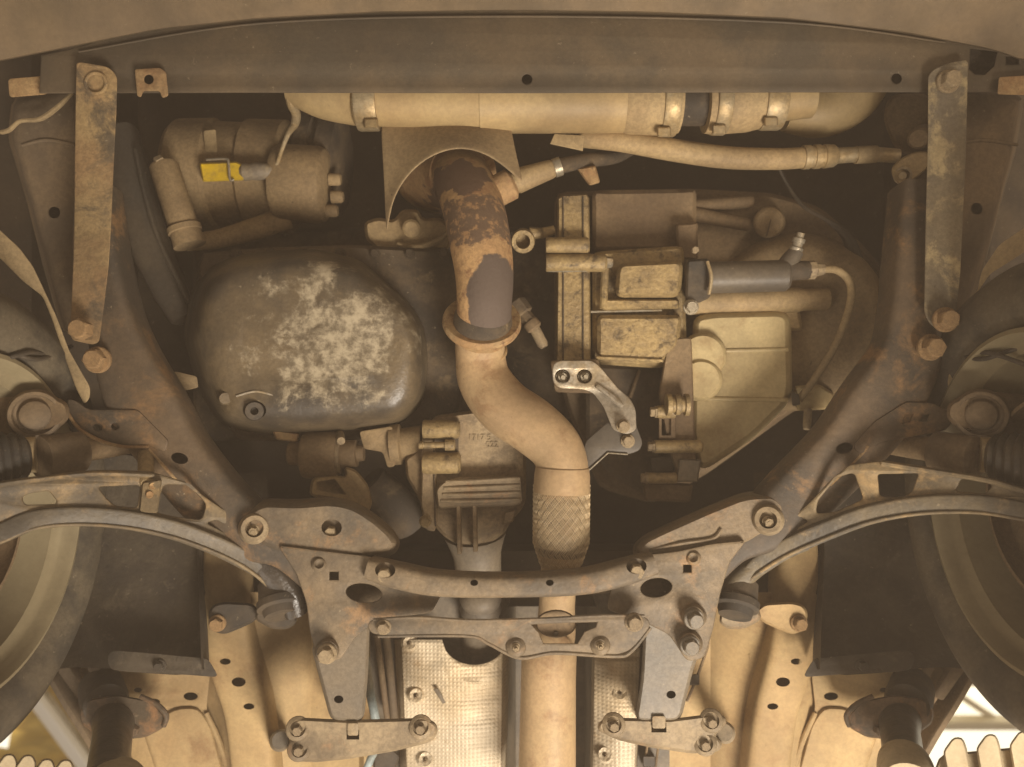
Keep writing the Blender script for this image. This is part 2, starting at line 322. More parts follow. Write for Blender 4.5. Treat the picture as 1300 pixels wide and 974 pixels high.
# ================================================================== car body: floor, sills, bay, liners
body = thing('car_body', 'tan dusty car floor pan with sills, tunnel and dark engine bay above the mechanical parts', 'car body', 650, 900, 1.3)
def sheet(rows, g=None):            # rows of (px,py,d) -> grid sheet
    g = g or G(); return g.rings([[P(*p) for p in r] for r in rows], False, False, closed=False)
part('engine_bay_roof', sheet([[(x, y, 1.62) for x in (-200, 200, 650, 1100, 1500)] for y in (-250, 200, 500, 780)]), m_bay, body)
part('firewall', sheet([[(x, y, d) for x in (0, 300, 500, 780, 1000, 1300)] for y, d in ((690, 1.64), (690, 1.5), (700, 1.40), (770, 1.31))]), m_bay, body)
for sx in (0, 1):
    X = (lambda x: x) if sx == 0 else (lambda x: 1297 - x)
    # floor pan half from the tunnel edge out to the sill
    g = G(); rows = []
    for i, y in enumerate((752, 770, 785, 800, 820, 850, 880, 910, 940, 980, 1060, 1200)):
        row = []
        for x, d in ((520, 1.30), (505, 1.30), (500, 1.285), (462, 1.285), (456, 1.30), (395, 1.30), (380, 1.285), (345, 1.27), (330, 1.262), (300, 1.262), (285, 1.275), (262, 1.29)):
            row.append((X(x - (y - 850) * .06 * (1 if x < 380 else 0)), y, d + noise.noise(Vector((x * .02, y * .02, sx * 9))) * .006))
        rows.append(row)
    fl = sheet(rows, g).mesh('floor_pan')
    part('floor_pan', fl, m_floor, body)
    # outer floor and jacking sill
    o_out = [(X(a), b) for a, b in ((268, 845), (120, 840), (98, 850), (128, 905), (165, 955), (215, 1100), (330, 1100), (290, 960), (262, 900))]
    hl = [ell(X(242), 884, 9, 5), ell(X(195), 891, 8, 4), ell(X(175), 876, 5, 3)]
    part('outer_floor', plate_mesh('outer_floor', o_out, 1.275, .01, hl, r=6), m_floor, body)
    part('floor_bead', G().sweep([(X(262), 905, 1.272, 3), (X(285), 960, 1.272, 4), (X(300), 1040, 1.272, 4)], n=10), m_floor, body)
    part('floor_bead', G().sweep([(X(345), 830, 1.272, 2.2), (X(338), 880, 1.272, 2.5), (X(330), 905, 1.268, 2.5)], n=10), m_floor, body)
    part('floor_pressing', G().loft([(X(a), b) for a, b in ((180, 925), (222, 898), (252, 897), (268, 920), (284, 980), (298, 1090), (235, 1090))], [(0, 1.274), (1, 1.271), (3, 1.2685), (6, 1.268)], r=10), m_floor, body)
    part('sill_bracket', plate_mesh('sill_bracket', [(X(a), b) for a, b in ((121, 822), (64, 812), (50, 820), (100, 890), (112, 884), (82, 838), (106, 840), (118, 862), (128, 850))], 1.245, .008, r=4), m_rail, body)
    # sill: flange that stands down from the floor edge
    g = G().sweep([(X(62), 838, 1.26, 5), (X(92), 890, 1.25, 5), (X(122), 938, 1.25, 5), (X(190), 1060, 1.25, 5)], n=12, box=6, hs=.02)
    part('sill_flange', g, m_rail, body)
    part('leak_backing', sheet([[(X(x0), y, 1.31), (X(230), y, 1.4), (X(340), y, 1.4)] for y, x0 in ((600, 230), (780, 228), (800, 226), (840, 120), (900, 150), (960, 180), (1000, 215), (1150, 300))]), m_bay, body)  # added sheet that stops light leaking through floor holes and liner gaps
    part('sill', plate_mesh('sill', [(X(a), b) for a, b in ((55, 836), (130, 836), (145, 860), (160, 930), (230, 1080), (190, 1080), (120, 955), (88, 905))], 1.285, .02, r=5), m_gbrown, body)
    # tan body rail beside the wheel arch
    part('frame_rail', cut(G().sweep([(X(292), 640, 1.30, 22), (X(290), 700, 1.28, 26), (X(292), 770, 1.26, 27), (X(298), 830, 1.25, 30), (X(318), 900, 1.255, 28), (X(330), 1000, 1.26, 28)], n=24, box=5, hs=.03).mesh('frame_rail'),
        [(ell(X(286), 840, 7, 4), 1.1, 1.4), (ell(X(303), 866, 9, 6), 1.1, 1.4), (ell(X(316), 897, 7, 4), 1.1, 1.4)]), m_floor, body)
    # wheel arch liner: arch of real radius about the hub
    yh, dh, Rr = .172, .905, .37; rows = []
    for i in range(15):
        th = math.radians(-8 + 53 * i / 14); y = yh + Rr * math.sin(th); d = dh + Rr * math.cos(th); py = 487 + y * F / d
        xin = (X(258 + 6 * math.sin(i)) - 650) * d / F; xo = math.copysign(.86, xin)
        rows.append([Vector((xo + (xin - xo) * t, y + .006 * math.sin(t * 9), CZ + d)) for t in (0, .25, .5, .62, .66, .75, .88, 1)])
    g = G(); g.rings(rows, False, False, closed=False)
    part('wheel_arch_liner', g, m_liner, body)
    g = G(); g.rings([[P(X(x), y, d) for x, y, d in r] for r in ([(264, 655, 1.32), (262, 700, 1.30), (262, 760, 1.25), (266, 850, 1.2)], [(252, 655, 1.25), (250, 700, 1.25), (253, 770, 1.19), (256, 850, 1.12)])], False, False, closed=False)
    part('liner_edge', g, m_liner, body)
    part('liner_flange', plate_mesh('liner_flange', [(X(a), b) for a, b in ((136, 836), (140, 827), (150, 826), (200, 830), (264, 836), (278, 860), (240, 857), (160, 853), (140, 850))], 1.148, .012, [ell(X(205), 846, 6, 3)], r=8), m_liner, body)
    bolt(body, X(203), 845, 1.146, 8, m_black, name='clip')
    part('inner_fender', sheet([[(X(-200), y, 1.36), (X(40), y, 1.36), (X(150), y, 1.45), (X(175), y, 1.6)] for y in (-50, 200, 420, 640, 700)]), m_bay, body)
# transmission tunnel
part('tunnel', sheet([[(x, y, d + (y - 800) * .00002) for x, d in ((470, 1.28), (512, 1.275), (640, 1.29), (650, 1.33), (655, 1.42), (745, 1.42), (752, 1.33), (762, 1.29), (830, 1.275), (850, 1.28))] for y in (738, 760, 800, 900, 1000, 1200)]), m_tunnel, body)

# ================================================================== front: skirt and lower radiator crossmember
sk = [(-150, -150), (1450, -150), (1450, 85), (1300, 78), (1262, 64), (1150, 42), (1000, 24), (820, 16), (650, 14), (480, 16), (330, 24), (200, 38), (100, 58), (0, 78), (-150, 110)]
g = G().loft(sk, [(0, 1.10), (0, 1.055), (1.5, 1.045), (8, 1.04), (60, 1.02), (100, 1.0)], n=160)
solo('bumper_skirt', g, m_skirt, 650, 0, 1.03, 'olive brown dusty plastic bumper skirt in front of the radiator crossmember', 'bumper')
fx = thing('radiator_crossmember', 'flat dark brown steel crossmember spanning under the radiator between the two brace straps', 'crossmember', 650, 100, 1.08)
po = [(90, 62), (200, 30), (330, 14), (650, 4), (1000, 12), (1150, 30), (1262, 54), (1300, 66), (1300, 118), (1262, 117.5), (1000, 117.5), (650, 118.5), (300, 118), (50, 119), (52, 70)]
part('panel', plate_mesh('panel', po, 1.075, .02, [ell(669, 101, 6.5), ell(1138, 100, 6.5), ell(189, 101, 6), [(1232, 62), (1266, 66), (1262, 84), (1250, 95), (1238, 95), (1230, 88)], rect(1277, 72, 1296, 82)], bev=.002, r=2), m_panel, fx)
part('box_back', plate_mesh('box_back', [(x + (6 if x < 650 else -6), y - 3 if y > 100 else y + 4) for x, y in po], 1.108, .004, r=2), m_block, fx)  # box wall; its dark colour stands in for shade in the panel holes
part('seam', G().sweep([(100, 66, 1.071, 1.2), (330, 30, 1.071, 1.4), (650, 21, 1.071, 1.5), (1000, 29, 1.071, 1.4), (1200, 54, 1.071, 1.2)], n=8, k=12), m_panel, fx)
b_ = part('bracket', plate_mesh('bracket', [(171, 88), (203, 86), (211, 92), (214, 122), (206, 125), (203, 116), (182, 116), (179, 124), (174, 122)], 1.062, .006, [ell(189, 101, 6)], r=3), m_boltr, fx, 'small rusty square bracket with round hole')
part('bracket', plate_mesh('bracket', [(10, 100), (60, 96), (70, 108), (60, 120), (12, 124)], 1.09, .01, r=5), m_boltr, fx)
part('bracket', plate_mesh('bracket', [(1268, 98), (1330, 94), (1330, 122), (1266, 120)], 1.06, .01, r=3), m_boltr, fx, 'orange rusty bracket at the crossmember end')
# chassis rails beside the straps
for nm, o, hole, lab in (('chassis_rail', [(20, 128), (98, 112), (110, 250), (100, 420), (84, 420), (60, 335), (40, 255), (16, 175)], (69, 270), 'brown chassis rail with one round hole beside the rusty strap'),
                         ('chassis_rail', [(1195, 112), (1295, 124), (1284, 190), (1268, 245), (1248, 320), (1224, 400), (1190, 400)], (1240, 265), 'brown chassis rail with one round hole beside the grey spotted strap')):
    g = G().loft(o, [(-6, 1.30), (-2, 1.20), (0, 1.158), (3, 1.15), (8, 1.147)], n=72, r=8).mesh(nm)
    t = thing(nm, lab, 'chassis rail', hole[0], hole[1], 1.15, 'chassis rails')
    part('rail', cut(g, [(ell(*hole, 7.5, 7.5), 1.1, 1.22)]), m_rail, t)
    part('weld_bead', G().sweep([(o[0][0] + 8, 185, 1.146, 2), ((o[0][0] + o[1][0]) / 2, 178, 1.146, 2.4), (o[1][0] - 3, 184, 1.146, 2)], n=8), m_rail, t)
# torn wire at the left rail
solo('loose_wire', G().sweep([(2, 168, 1.13, 3), (12, 165, 1.12, 3), (26, 154, 1.12, 2.6), (48, 152, 1.12, 3), (62, 145, 1.12, 3.4), (78, 132, 1.11, 3), (92, 118, 1.11, 2)], n=8), m_strip, 40, 150, 1.12, 'thin bent tan wire lying across the brown chassis rail', 'wire')
# brace straps
def strap(o, d, m, bolts, lab):
    t = thing('brace_strap', lab, 'strap', o[0][0], 260, d, 'brace straps')
    part('plate', plate_mesh('plate', o, d, .007, bev=.0015, r=7, dfun=lambda x, y: d + .012 * math.sin((y - 80) / 360 * 3.0) - (y - 80) * .00006 + .0015 * math.sin(x * .2 + y * .05)), m, t)
    for x, y, dd, r, mm, s in bolts: bolt(t, x, y, dd, r, mm, s)
    return t
t = strap([(97, 80), (103, 79), (138, 85), (149, 97), (148, 140), (145, 200), (141, 290), (138, 340), (131, 398), (126, 434), (118, 438), (92, 432), (89, 424), (91, 380), (94, 300), (95, 200), (96, 130)], 1.055, m_rust_strap, [(106, 419, 1.022, 17, m_boltr, 'plain')], 'rusty orange brown steel strap beside the compressor')
part('pressed_ring', G().sweep([(*ell(122, 106, 13, 13, 12)[i % 12], 1.0535, 2.2) for i in range(13)], n=8), m_rust_strap, t)
strap([(1178, 96), (1186, 87), (1205, 80), (1226, 76), (1229, 80), (1226, 200), (1223, 260), (1219, 350), (1213, 402), (1207, 416), (1197, 419), (1182, 414), (1173, 398), (1175, 280), (1178, 170)], 1.055, m_grey_strap, [(1203, 104, 1.055, 15, m_boltd, 'flange'), (1200, 406, 1.028, 16, m_boltr, 'flange')], 'grey steel strap with tan mud spots beside the hose fitting')
for o, lab in (([(-40, 262), (0, 292), (25, 315), (42, 338), (58, 372), (72, 402), (88, 445), (115, 492), (114, 506), (107, 514), (96, 492), (80, 448), (66, 405), (54, 376), (30, 358), (0, 328), (-40, 300)], 'tan bent liner bracket beside the rusty strap'),
               ([(1340, 262), (1300, 292), (1270, 312), (1248, 345), (1236, 402), (1226, 462), (1214, 496), (1202, 491), (1210, 440), (1226, 400), (1238, 372), (1256, 346), (1282, 330), (1300, 318), (1340, 300)], 'tan bent liner bracket beside the grey spotted strap')):
    solo('liner_bracket', plate_mesh('liner_bracket', o, 1.04, .012, bev=.002, r=6, dfun=lambda x, y: 1.04 + (y - 290) * .0001), m_strip, o[6][0], o[6][1], 1.04, lab, 'bracket', group='liner brackets')

# ================================================================== compressor and front plumbing
cp = thing('compressor', 'brown dusty cylindrical air conditioning compressor above the oil pan', 'compressor', 320, 220, 1.33)
part('body', G().lathe((228, 222, 1.36), (372, 226, 1.36), [(0, 50), (0, 62), (.05, 68), (.35, 70), (.38, 66), (.62, 66), (.65, 70), (.97, 70), (1, 66), (1, 40)], 40), m_comp, cp)
part('end_cap', G().lathe((352, 232, 1.30), (418, 236, 1.30), [(0, 40), (0, 45), (.1, 48), (.8, 48), (.93, 45), (1, 38)], 36), m_comp, cp)
part('pulley', G().lathe((385, 208, 1.38), (436, 212, 1.38), [(0, 60), (.05, 62), (.35, 62), (.4, 56), (.5, 56), (.55, 62), (.95, 62), (1, 58)], 40), m_block, cp)
for x, y in ((424, 228), (427, 250), (420, 268)): part('lug', G().lathe((x - 6, y, 1.29), (x + 9, y, 1.29), [(0, 8), (.8, 8), (1, 6)], 12), m_comp, cp)
g = part('mount_bar', G().lathe((207, 208, 1.22), (241, 312, 1.22), [(0, 9), (0, 16), (.03, 18), (.75, 18), (.77, 21), (.83, 21), (.84, 19), (1, 20)], 24), m_comp, cp)
part('mount_rib', G().sweep([(228, 232, 1.24, 5), (246, 290, 1.24, 6)], n=10), m_comp, cp)
bolt(cp, 207, 204, 1.21, 10, m_boltd, 'plain', 1.2)
part('tab', plate_mesh('tab', [(258, 166), (274, 164), (276, 194), (261, 195)], 1.27, .004, r=3), m_strip, cp)
cn = thing('wiring_connector', 'yellow plastic plug with grey boot and wire on the compressor', 'connector', 285, 217, 1.24)
part('plug', G().loft([(253, 207), (300, 205), (310, 210), (310, 229), (257, 231)], [(0, 1.262), (0, 1.24), (2, 1.236)], r=3), m_yellow, cn, 'bright yellow plug housing')
part('boot', G().lathe((306, 219, 1.245), (348, 217, 1.245), [(0, 8), (.1, 11), (.3, 10), (.5, 11), (.8, 9.5), (1, 6)], 18), m_grey, cn)
part('wire_clip', G().sweep([(262, 203, 1.232, 1.6), (286, 202, 1.23, 1.6), (290, 206, 1.229, 1.6), (292, 228, 1.23, 1.6), (297, 228, 1.232, 1.6)], n=8, k=4), m_bolts, cn)
part('wire', G().sweep([(347, 217, 1.245, 3), (352, 208, 1.24, 2.6), (358, 190, 1.235, 2.6), (366, 170, 1.23, 3.4), (374, 158, 1.24, 5), (376, 145, 1.22, 6), (370, 132, 1.2, 6), (366, 112, 1.18, 5)], n=10), m_clamp, cn)
solo('return_hose', G().sweep([(236, 308, 1.25, 11), (275, 304, 1.27, 12), (320, 292, 1.29, 14), (365, 276, 1.31, 15)], n=16), m_comp, 300, 300, 1.27, 'short brown hose curving under the compressor', 'hose')
du = thing('plastic_duct', 'dark grey plastic duct sloping between the rusty strap and the compressor', 'duct', 200, 330, 1.3)
part('duct', G().sweep([(150, 170, 1.36, 24), (168, 240, 1.33, 25), (190, 310, 1.31, 24), (214, 365, 1.30, 20), (236, 405, 1.30, 16)], n=24, box=3, hs=.025), m_duct, du)
part('duct_rib', G().sweep([(172, 190, 1.315, 3), (185, 250, 1.29, 3), (204, 310, 1.275, 3), (240, 385, 1.268, 3)], n=10), m_duct, du)
# intercooler pipe
ic = thing('intercooler_pipe', 'tan intercooler pipe with hose clamps behind the radiator crossmember', 'pipe', 700, 135, 1.16)
part('rubber_end', G().sweep([(372, 112, 1.2, 20), (410, 122, 1.19, 28), (456, 128, 1.18, 31)], n=28), m_pipe_tan, ic)
part('pipe', G().lathe((452, 127, 1.18), (612, 131, 1.18), [(0, 31), (1, 36)], 40), m_pipe_tan, ic)
part('pipe', G().lathe((610, 131, 1.18), (795, 131, 1.18), [(0, 33), (0, 37.5), (.03, 37), (.97, 37), (1, 36.5)], 40), m_pipe_tan, ic)
part('hose_joint', G().lathe((792, 131, 1.18), (862, 131, 1.18), [(0, 30), (0, 37), (.1, 39), (.8, 40), (1, 37)], 40), m_hose, ic)
part('alloy_pipe', G().lathe((850, 132, 1.185), (915, 132, 1.185), [(0, 27), (1, 27)], 36), m_block, ic)
part('hose_joint', G().lathe((895, 132, 1.18), (972, 130, 1.18), [(0, 28), (0, 36), (.15, 38), (.7, 36), (1, 31)], 40), m_hose, ic)
part('pipe', G().lathe((968, 128, 1.18), (1030, 124, 1.18), [(0, 28), (1, 25)], 36), m_pipe_tan, ic)
part('elbow', G().sweep([(1000, 136, 1.25, 30), (1040, 140, 1.25, 34), (1075, 122, 1.25, 38), (1095, 88, 1.25, 40)], n=30), m_pipe_tan, ic)
for a, b, r in ((454, 481, 33), (838, 858, 40), (904, 922, 38), (966, 992, 32)): clampring(ic, (a, 130, 1.178), (b, 130, 1.178), r, m_clamp)
for x, y in ((470, 158), (842, 169), (912, 166), (978, 156)):
    part('clamp_screw', G().loft(rect(x - 8, y - 8, x + 10, y + 5), [(0, 1.165), (0, 1.15), (2, 1.146)], r=3), m_clamp, ic)
# refrigerant hose
rh = thing('refrigerant_hose', 'long tan rubber hose with crimped metal end below the intercooler pipe', 'hose', 900, 195, 1.2)
part('hose', G().sweep([(735, 176, 1.21, 11), (790, 180, 1.2, 13), (850, 190, 1.2, 14), (920, 200, 1.2, 14), (985, 202, 1.2, 13.5), (1025, 200, 1.2, 13)], n=22), m_hose, rh)
part('crimp', G().lathe((1019, 200, 1.2), (1062, 198, 1.2), [(0, 12), (0, 15), (.2, 15), (.22, 13.5), (.3, 13.5), (.32, 15), (.5, 15), (.52, 13.5), (.6, 13.5), (.62, 15), (.9, 14), (1, 11)], 24), m_clamp, rh)
part('metal_tube', G().sweep([(1060, 198, 1.2, 10), (1100, 196, 1.2, 9.5), (1140, 198, 1.2, 9)], n=18), m_clamp, rh)
part('sleeve', G().lathe((1086, 197, 1.2), (1112, 196, 1.2), [(0, 11), (1, 11)], 18), m_strip, rh)
part('paper_tag', plate_mesh('paper_tag', [(704, 170), (742, 172), (740, 192), (698, 183)], 1.185, .002), m_strip, rh, 'tan flat tag')
ft = thing('hose_fitting', 'brown hose fitting with round eye beside the grey strap', 'fitting', 1150, 210, 1.19)
part('eye_arm', G().loft([(1133, 226), (1131, 214), (1142, 202), (1160, 193), (1178, 192), (1182, 210), (1168, 222), (1152, 234), (1141, 235)], [(0, 1.2), (0, 1.17), (2, 1.165)], r=6), m_hose, ft)
part('eye', G().lathe((1146, 223, 1.175), (1146, 223, 1.155), [(0, 11), (.6, 11), (.62, 8), (.3, 7), (.3, 5), (1, 4.5), (1, 2)], 20), m_boltd, ft)
part('block', G().loft([(1128, 120), (1180, 118), (1188, 190), (1160, 200), (1136, 190), (1120, 150)], [(0, 1.28), (0, 1.235), (4, 1.225)], r=14), m_gbrown, ft)
part('port', G().lathe((1172, 172, 1.23), (1166, 176, 1.17), [(0, 14), (.9, 13), (1, 10)], 18), m_gbrown, ft)
part('port', G().sweep([(1170, 240, 1.2, 11), (1176, 225, 1.2, 12), (1184, 200, 1.22, 12)], n=14), m_gbrown, ft)
solo('thin_cable', G().sweep([(985, 205, 1.3, 2), (1000, 235, 1.3, 2), (1020, 262, 1.28, 2.5), (1050, 280, 1.26, 3), (1075, 300, 1.26, 7), (1085, 330, 1.28, 10)], n=10), m_black, 1030, 270, 1.28, 'thin dark cable running behind the slave cylinder', 'cable')

# ================================================================== engine and oil pan
en = thing('engine_block', 'dark oily engine block above the oil pan and exhaust', 'engine', 500, 300, 1.4)
part('block', G().loft(rect(245, 290, 740, 560), [(0, 1.60), (0, 1.40), (5, 1.39)], r=12), m_block, en)
part('pan_rail', G().loft([(250, 322), (330, 315), (450, 311), (575, 318), (590, 380), (585, 520), (540, 560), (300, 560), (262, 480)], [(0, 1.40), (0, 1.245), (4, 1.238)], r=14), m_block, en)
for i in range(7): bolt(en, 300 + i * 44, 322, 1.236, 7, m_block)
cb = part('cast_bracket', G().loft([(462, 282), (480, 276), (500, 280), (510, 266), (532, 266), (536, 278), (560, 276), (575, 292), (570, 318), (480, 318), (464, 304)], [(0, 1.34), (0, 1.27), (4, 1.262)], r=6), m_hose, en)
part('bracket_lip', G().sweep([(505, 310, 1.255, 3), (530, 314, 1.25, 4), (555, 306, 1.25, 4), (570, 294, 1.25, 3)], n=8), m_strip, cb)
part('bracket_boss', G().lathe((522, 290, 1.27), (522, 290, 1.235), [(0, 12), (.9, 11), (1, 8)], 18), m_hose, cb)
op = thing('oil_pan', 'black steel oil pan with scraped pale patches beside the exhaust pipe', 'oil pan', 390, 440, 1.16)
pan_o = [(243, 425), (248, 385), (262, 352), (290, 334), (330, 326), (400, 322), (455, 336), (488, 366), (518, 392), (534, 420), (537, 470), (531, 508), (508, 532), (440, 541), (380, 546), (330, 545), (285, 533), (262, 492), (252, 460)]
g = G().loft(pan_o, [(-10, 1.30), (-6, 1.225), (-2, 1.175), (0, 1.155), (4, 1.135), (10, 1.121), (18, 1.113), (28, 1.110), (40, 1.1085), (60, 1.108)], n=128, r=14)
me = g.mesh('pan', 60)
for v in me.vertices:      # shallow dents in the sheet
    if v.co.z < CZ + 1.14: v.co.z += .004 * noise.noise(v.co * 14)
me = cut(me, [(ell(323, 521, 15, 12), 1.05, 1.122)])
part('pan', me, m_pan, op)
pl = part('drain_plug', G().lathe((323, 521, 1.125), (323, 522, 1.103), [(0, 13), (.5, 13), (.7, 11.5), (1, 11), (1, 5), (.5, 4)], 20), m_black, op)
part('emblem_boss', G().lathe((286, 506, 1.13), (286, 506, 1.112), [(0, 9), (.8, 8.5), (1, 7)], 18), m_pan, op)
part('pressed_edge', G().sweep([(300, 503, 1.110, 1.2), (325, 497, 1.108, 1.6), (350, 503, 1.108, 1.2)], n=8), m_alu, op)
part('lug', plate_mesh('lug', [(208, 473), (225, 472), (250, 478), (252, 492), (236, 496), (212, 480)], 1.16, .01, r=3), m_comp, op)

# ================================================================== exhaust
hs_ = thing('exhaust_heat_shield', 'thin tan arched heat shield around the top of the exhaust downpipe', 'heat shield', 570, 210, 1.22)
arc = [(492 + 0, 297), (497, 262), (508, 236), (528, 212), (552, 196), (580, 188), (608, 192), (635, 207), (663, 233)]
rows = []
for i, (x, y) in enumerate(arc):
    t = i / 8; top = (482 + 164 * t, 146)
    rows.append([(x, y, 1.135), (x - 1.5 + (3 * t), y - 3, 1.136), (x + (top[0] - x) * .35, y + (top[1] - y) * .35, 1.15), (x + (top[0] - x) * .7, y + (top[1] - y) * .7, 1.17), (*top, 1.20)])
me = sheet(rows).mesh('shield'); 
o = part('shield', me, m_shield, hs_); md = o.modifiers.new('thickness', 'SOLIDIFY'); md.thickness = .0025
md = o.modifiers.new('round', 'SUBSURF'); md.levels = 2; md.render_levels = 2
ex = thing('exhaust_pipe', 'rusty exhaust pipe with flange, bend and braided flexible section running down the centre', 'exhaust', 640, 480, 1.1)
part('outlet_cone', G().lathe((560, 205, 1.34), (588, 222, 1.215), [(0, 66), (.5, 52), (1, 40), (1, 25)], 32), m_down, ex)
part('downpipe', G().sweep([(572, 196, 1.27, 33), (584, 220, 1.205, 36), (600, 262, 1.145, 39), (610, 310, 1.11, 39), (615, 350, 1.095, 37), (615, 385, 1.09, 35), (614, 412, 1.10, 35)], n=36, k=14), m_down, ex)
part('sensor_boss', G().lathe((618, 250, 1.16), (652, 232, 1.16), [(0, 14), (.3, 17), (.35, 20), (.9, 20), (1, 15)], 20), m_down, ex)
fl = part('flange', G().lathe((612, 404, 1.102), (611, 430, 1.130), [(0, 34), (0, 48), (.08, 50), (.22, 50.5), (.32, 49), (.42, 41), (.6, 36), (1, 32)], 48), m_flange, ex, 'flared orange brown flange ring')
part('gasket', G().lathe((614, 396, 1.090), (612, 424, 1.112), [(0, 33), (.15, 36.5), (.5, 38.5), (.8, 37), (1, 32)], 40), m_block, fl)
part('front_pipe', G().sweep([(610, 424, 1.125, 32), (610, 452, 1.14, 31.5), (616, 484, 1.14, 34), (640, 516, 1.125, 36), (676, 541, 1.11, 36), (704, 567, 1.10, 34), (715, 596, 1.095, 32), (714, 622, 1.098, 28)], n=40, k=14), m_exh, ex)
for y, r in ((445, 33.2), (462, 32.4)):
    part('weld_bead', G().lathe((611, y - 2.5, 1.138), (611, y + 2.5, 1.142), [(0, r - 2), (.3, r), (.7, r), (1, r - 2)], 36), m_flange, ex)
part('end_cap', G().lathe((714, 590, 1.095), (713, 625, 1.095), [(0, 30), (.1, 34), (.4, 35.5), (1, 36)], 36), m_exh, ex)
fj = part('flex_core', G().lathe((713, 618, 1.10), (712, 718, 1.10), [(0, 33), (.1, 34.5), (.75, 34), (.9, 29), (1, 24)], 36), m_rear, ex)
# real braid: two families of wire bundles woven over the flexible core
g = G(); a0 = P(713, 616, 1.10); a1 = P(712, 716, 1.10); NB = 22; SEG = 80
for fam in (1, -1):
    for b in range(NB):
        for wi in (-1, 0, 1):
            rr = []
            for s in range(SEG + 1):
                t = s / SEG; th = fam * (t * 2.35) + 2 * math.pi * (b + wi * .27) / NB
                ph = th * NB / 2 / 1.0; wv = math.cos(math.pi * (t * 2.35 * NB / math.pi) + (math.pi if fam < 0 else 0)) * .0009
                rad = (35.2 if t < .72 else 35.2 - (t - .72) / .28 * 9) * 1.10 / F + wv
                c = a0.lerp(a1, t); dr = Vector((math.cos(th), 0, math.sin(th))); q = c + dr * rad
                k = .00062; rr.append([q + dr * k, q + Vector((0, k, 0)), q - dr * k, q - Vector((0, k, 0))])
            g.rings(rr)
br = part('braid', g, m_braid, ex, 'woven tan wire braid'); br['kind'] = 'stuff'
part('flex_collar', G().lathe((712, 700, 1.10), (711, 722, 1.10), [(0, 31), (.3, 30), (1, 24)], 32), m_exh, ex)
part('rear_pipe', G().sweep([(710, 716, 1.12, 23), (707, 770, 1.16, 23), (705, 800, 1.16, 26), (698, 822, 1.15, 34), (696, 880, 1.14, 35), (694, 1040, 1.13, 37)], n=36, k=8), m_exh, ex)
ox = thing('oxygen_sensor', 'tan sensor with cable screwed into the side of the downpipe', 'sensor', 690, 216, 1.16)
part('body', G().lathe((648, 233, 1.16), (708, 212, 1.17), [(0, 12), (.15, 16), (.5, 14), (.85, 12), (1, 9)], 20), m_hose, ox)
part('ring', G().lathe((703, 214, 1.168), (712, 211, 1.168), [(0, 10), (0, 12), (1, 12), (1, 9)], 18), m_bolts, ox)
part('cable', G().sweep([(708, 212, 1.17, 10), (740, 205, 1.2, 9), (780, 200, 1.25, 8), (800, 190, 1.3, 8)], n=12), m_block, ox)
part('clip', G().loft([(732, 214), (756, 210), (762, 232), (748, 236)], [(0, 1.22), (0, 1.19), (2, 1.186)], r=3), m_boltr, ox)
s2 = thing('sensor_plug', 'small brown rusted threaded sensor beside the exhaust flange', 'sensor', 678, 420, 1.2)
part('hex', G().lathe((655, 386, 1.2), (676, 412, 1.19), [(0, 14), (.5, 13), (.55, 9), (1, 9)], 6), m_block, s2)
part('collar', G().lathe((672, 408, 1.19), (680, 418, 1.19), [(0, 9), (.2, 10.5), (.8, 10.5), (1, 8)], 18), m_gbrown, s2)
part('tip', G().lathe((678, 416, 1.19), (691, 441, 1.185), [(0, 7), (.85, 7), (1, 5)], 16), m_boltd, s2)

# ================================================================== power take-off unit and engine mount
tc_ = thing('transfer_case', 'brown cast power take-off case with ribs beside the braided pipe section', 'gear case', 600, 610, 1.17)
part('case', G().loft([(548, 528), (610, 520), (668, 540), (668, 636), (662, 648), (650, 660), (640, 678), (618, 692), (592, 696), (566, 684), (548, 664), (542, 600)], [(4, 1.36), (0, 1.22), (0, 1.185), (4, 1.176)], r=10, n=96), m_tcase, tc_)
part('case_flange', G().loft([(536, 545), (553, 540), (556, 660), (552, 676), (540, 672), (534, 640)], [(0, 1.30), (0, 1.172), (2, 1.168)], r=4), m_tcase, tc_)
part('side_cover', G().loft([(514, 582), (526, 575), (538, 560), (540, 650), (530, 630), (516, 606)], [(0, 1.32), (0, 1.19), (3, 1.184)], r=5), m_comp, tc_)
part('boss', G().lathe((537, 545, 1.165), (584, 545, 1.165), [(0, 8), (0, 11), (.05, 12), (.93, 12), (1, 9)], 20), m_trans, tc_)
part('boss', G().lathe((537, 588, 1.165), (585, 588, 1.165), [(0, 8), (0, 13), (.05, 14), (.93, 14), (1, 10)], 20), m_trans, tc_)
part('boss_web', G().loft(rect(537, 534, 582, 602), [(0, 1.2), (0, 1.172), (1, 1.17)], r=4), m_block, tc_)
part('through_bolt', G().lathe((532, 565, 1.155), (578, 565, 1.155), [(0, 5), (.1, 5), (.12, 4), (.72, 4), (.72, 7), (.98, 7), (1, 5)], 12), m_trans, tc_)
part('seam', G().sweep([(551, 534, 1.166, 1), (551, 600, 1.166, 1), (553, 668, 1.166, 1)], n=8), m_block, tc_)
part('ribbed_block', G().loft([(562, 612), (580, 606), (662, 604), (665, 638), (655, 642), (556, 646), (553, 622)], [(0, 1.19), (0, 1.155), (2, 1.150)], r=4), m_rear, tc_)
for i in range(4): part('rib', G().sweep([(566 - i * 2, 612 + i * 8, 1.150, 2.3), (600, 611 + i * 8.5, 1.148, 2.6), (660, 607 + i * 9, 1.150, 2.2)], n=8), m_rear, tc_)
for x, y0, y1 in ((583, 640, 700), (603, 640, 697)): part('fin', G().sweep([(x, y0, 1.17, 3), (x + 1, y1, 1.17, 3)], n=12, box=6, hs=.02, smooth=False), m_tcase, tc_)
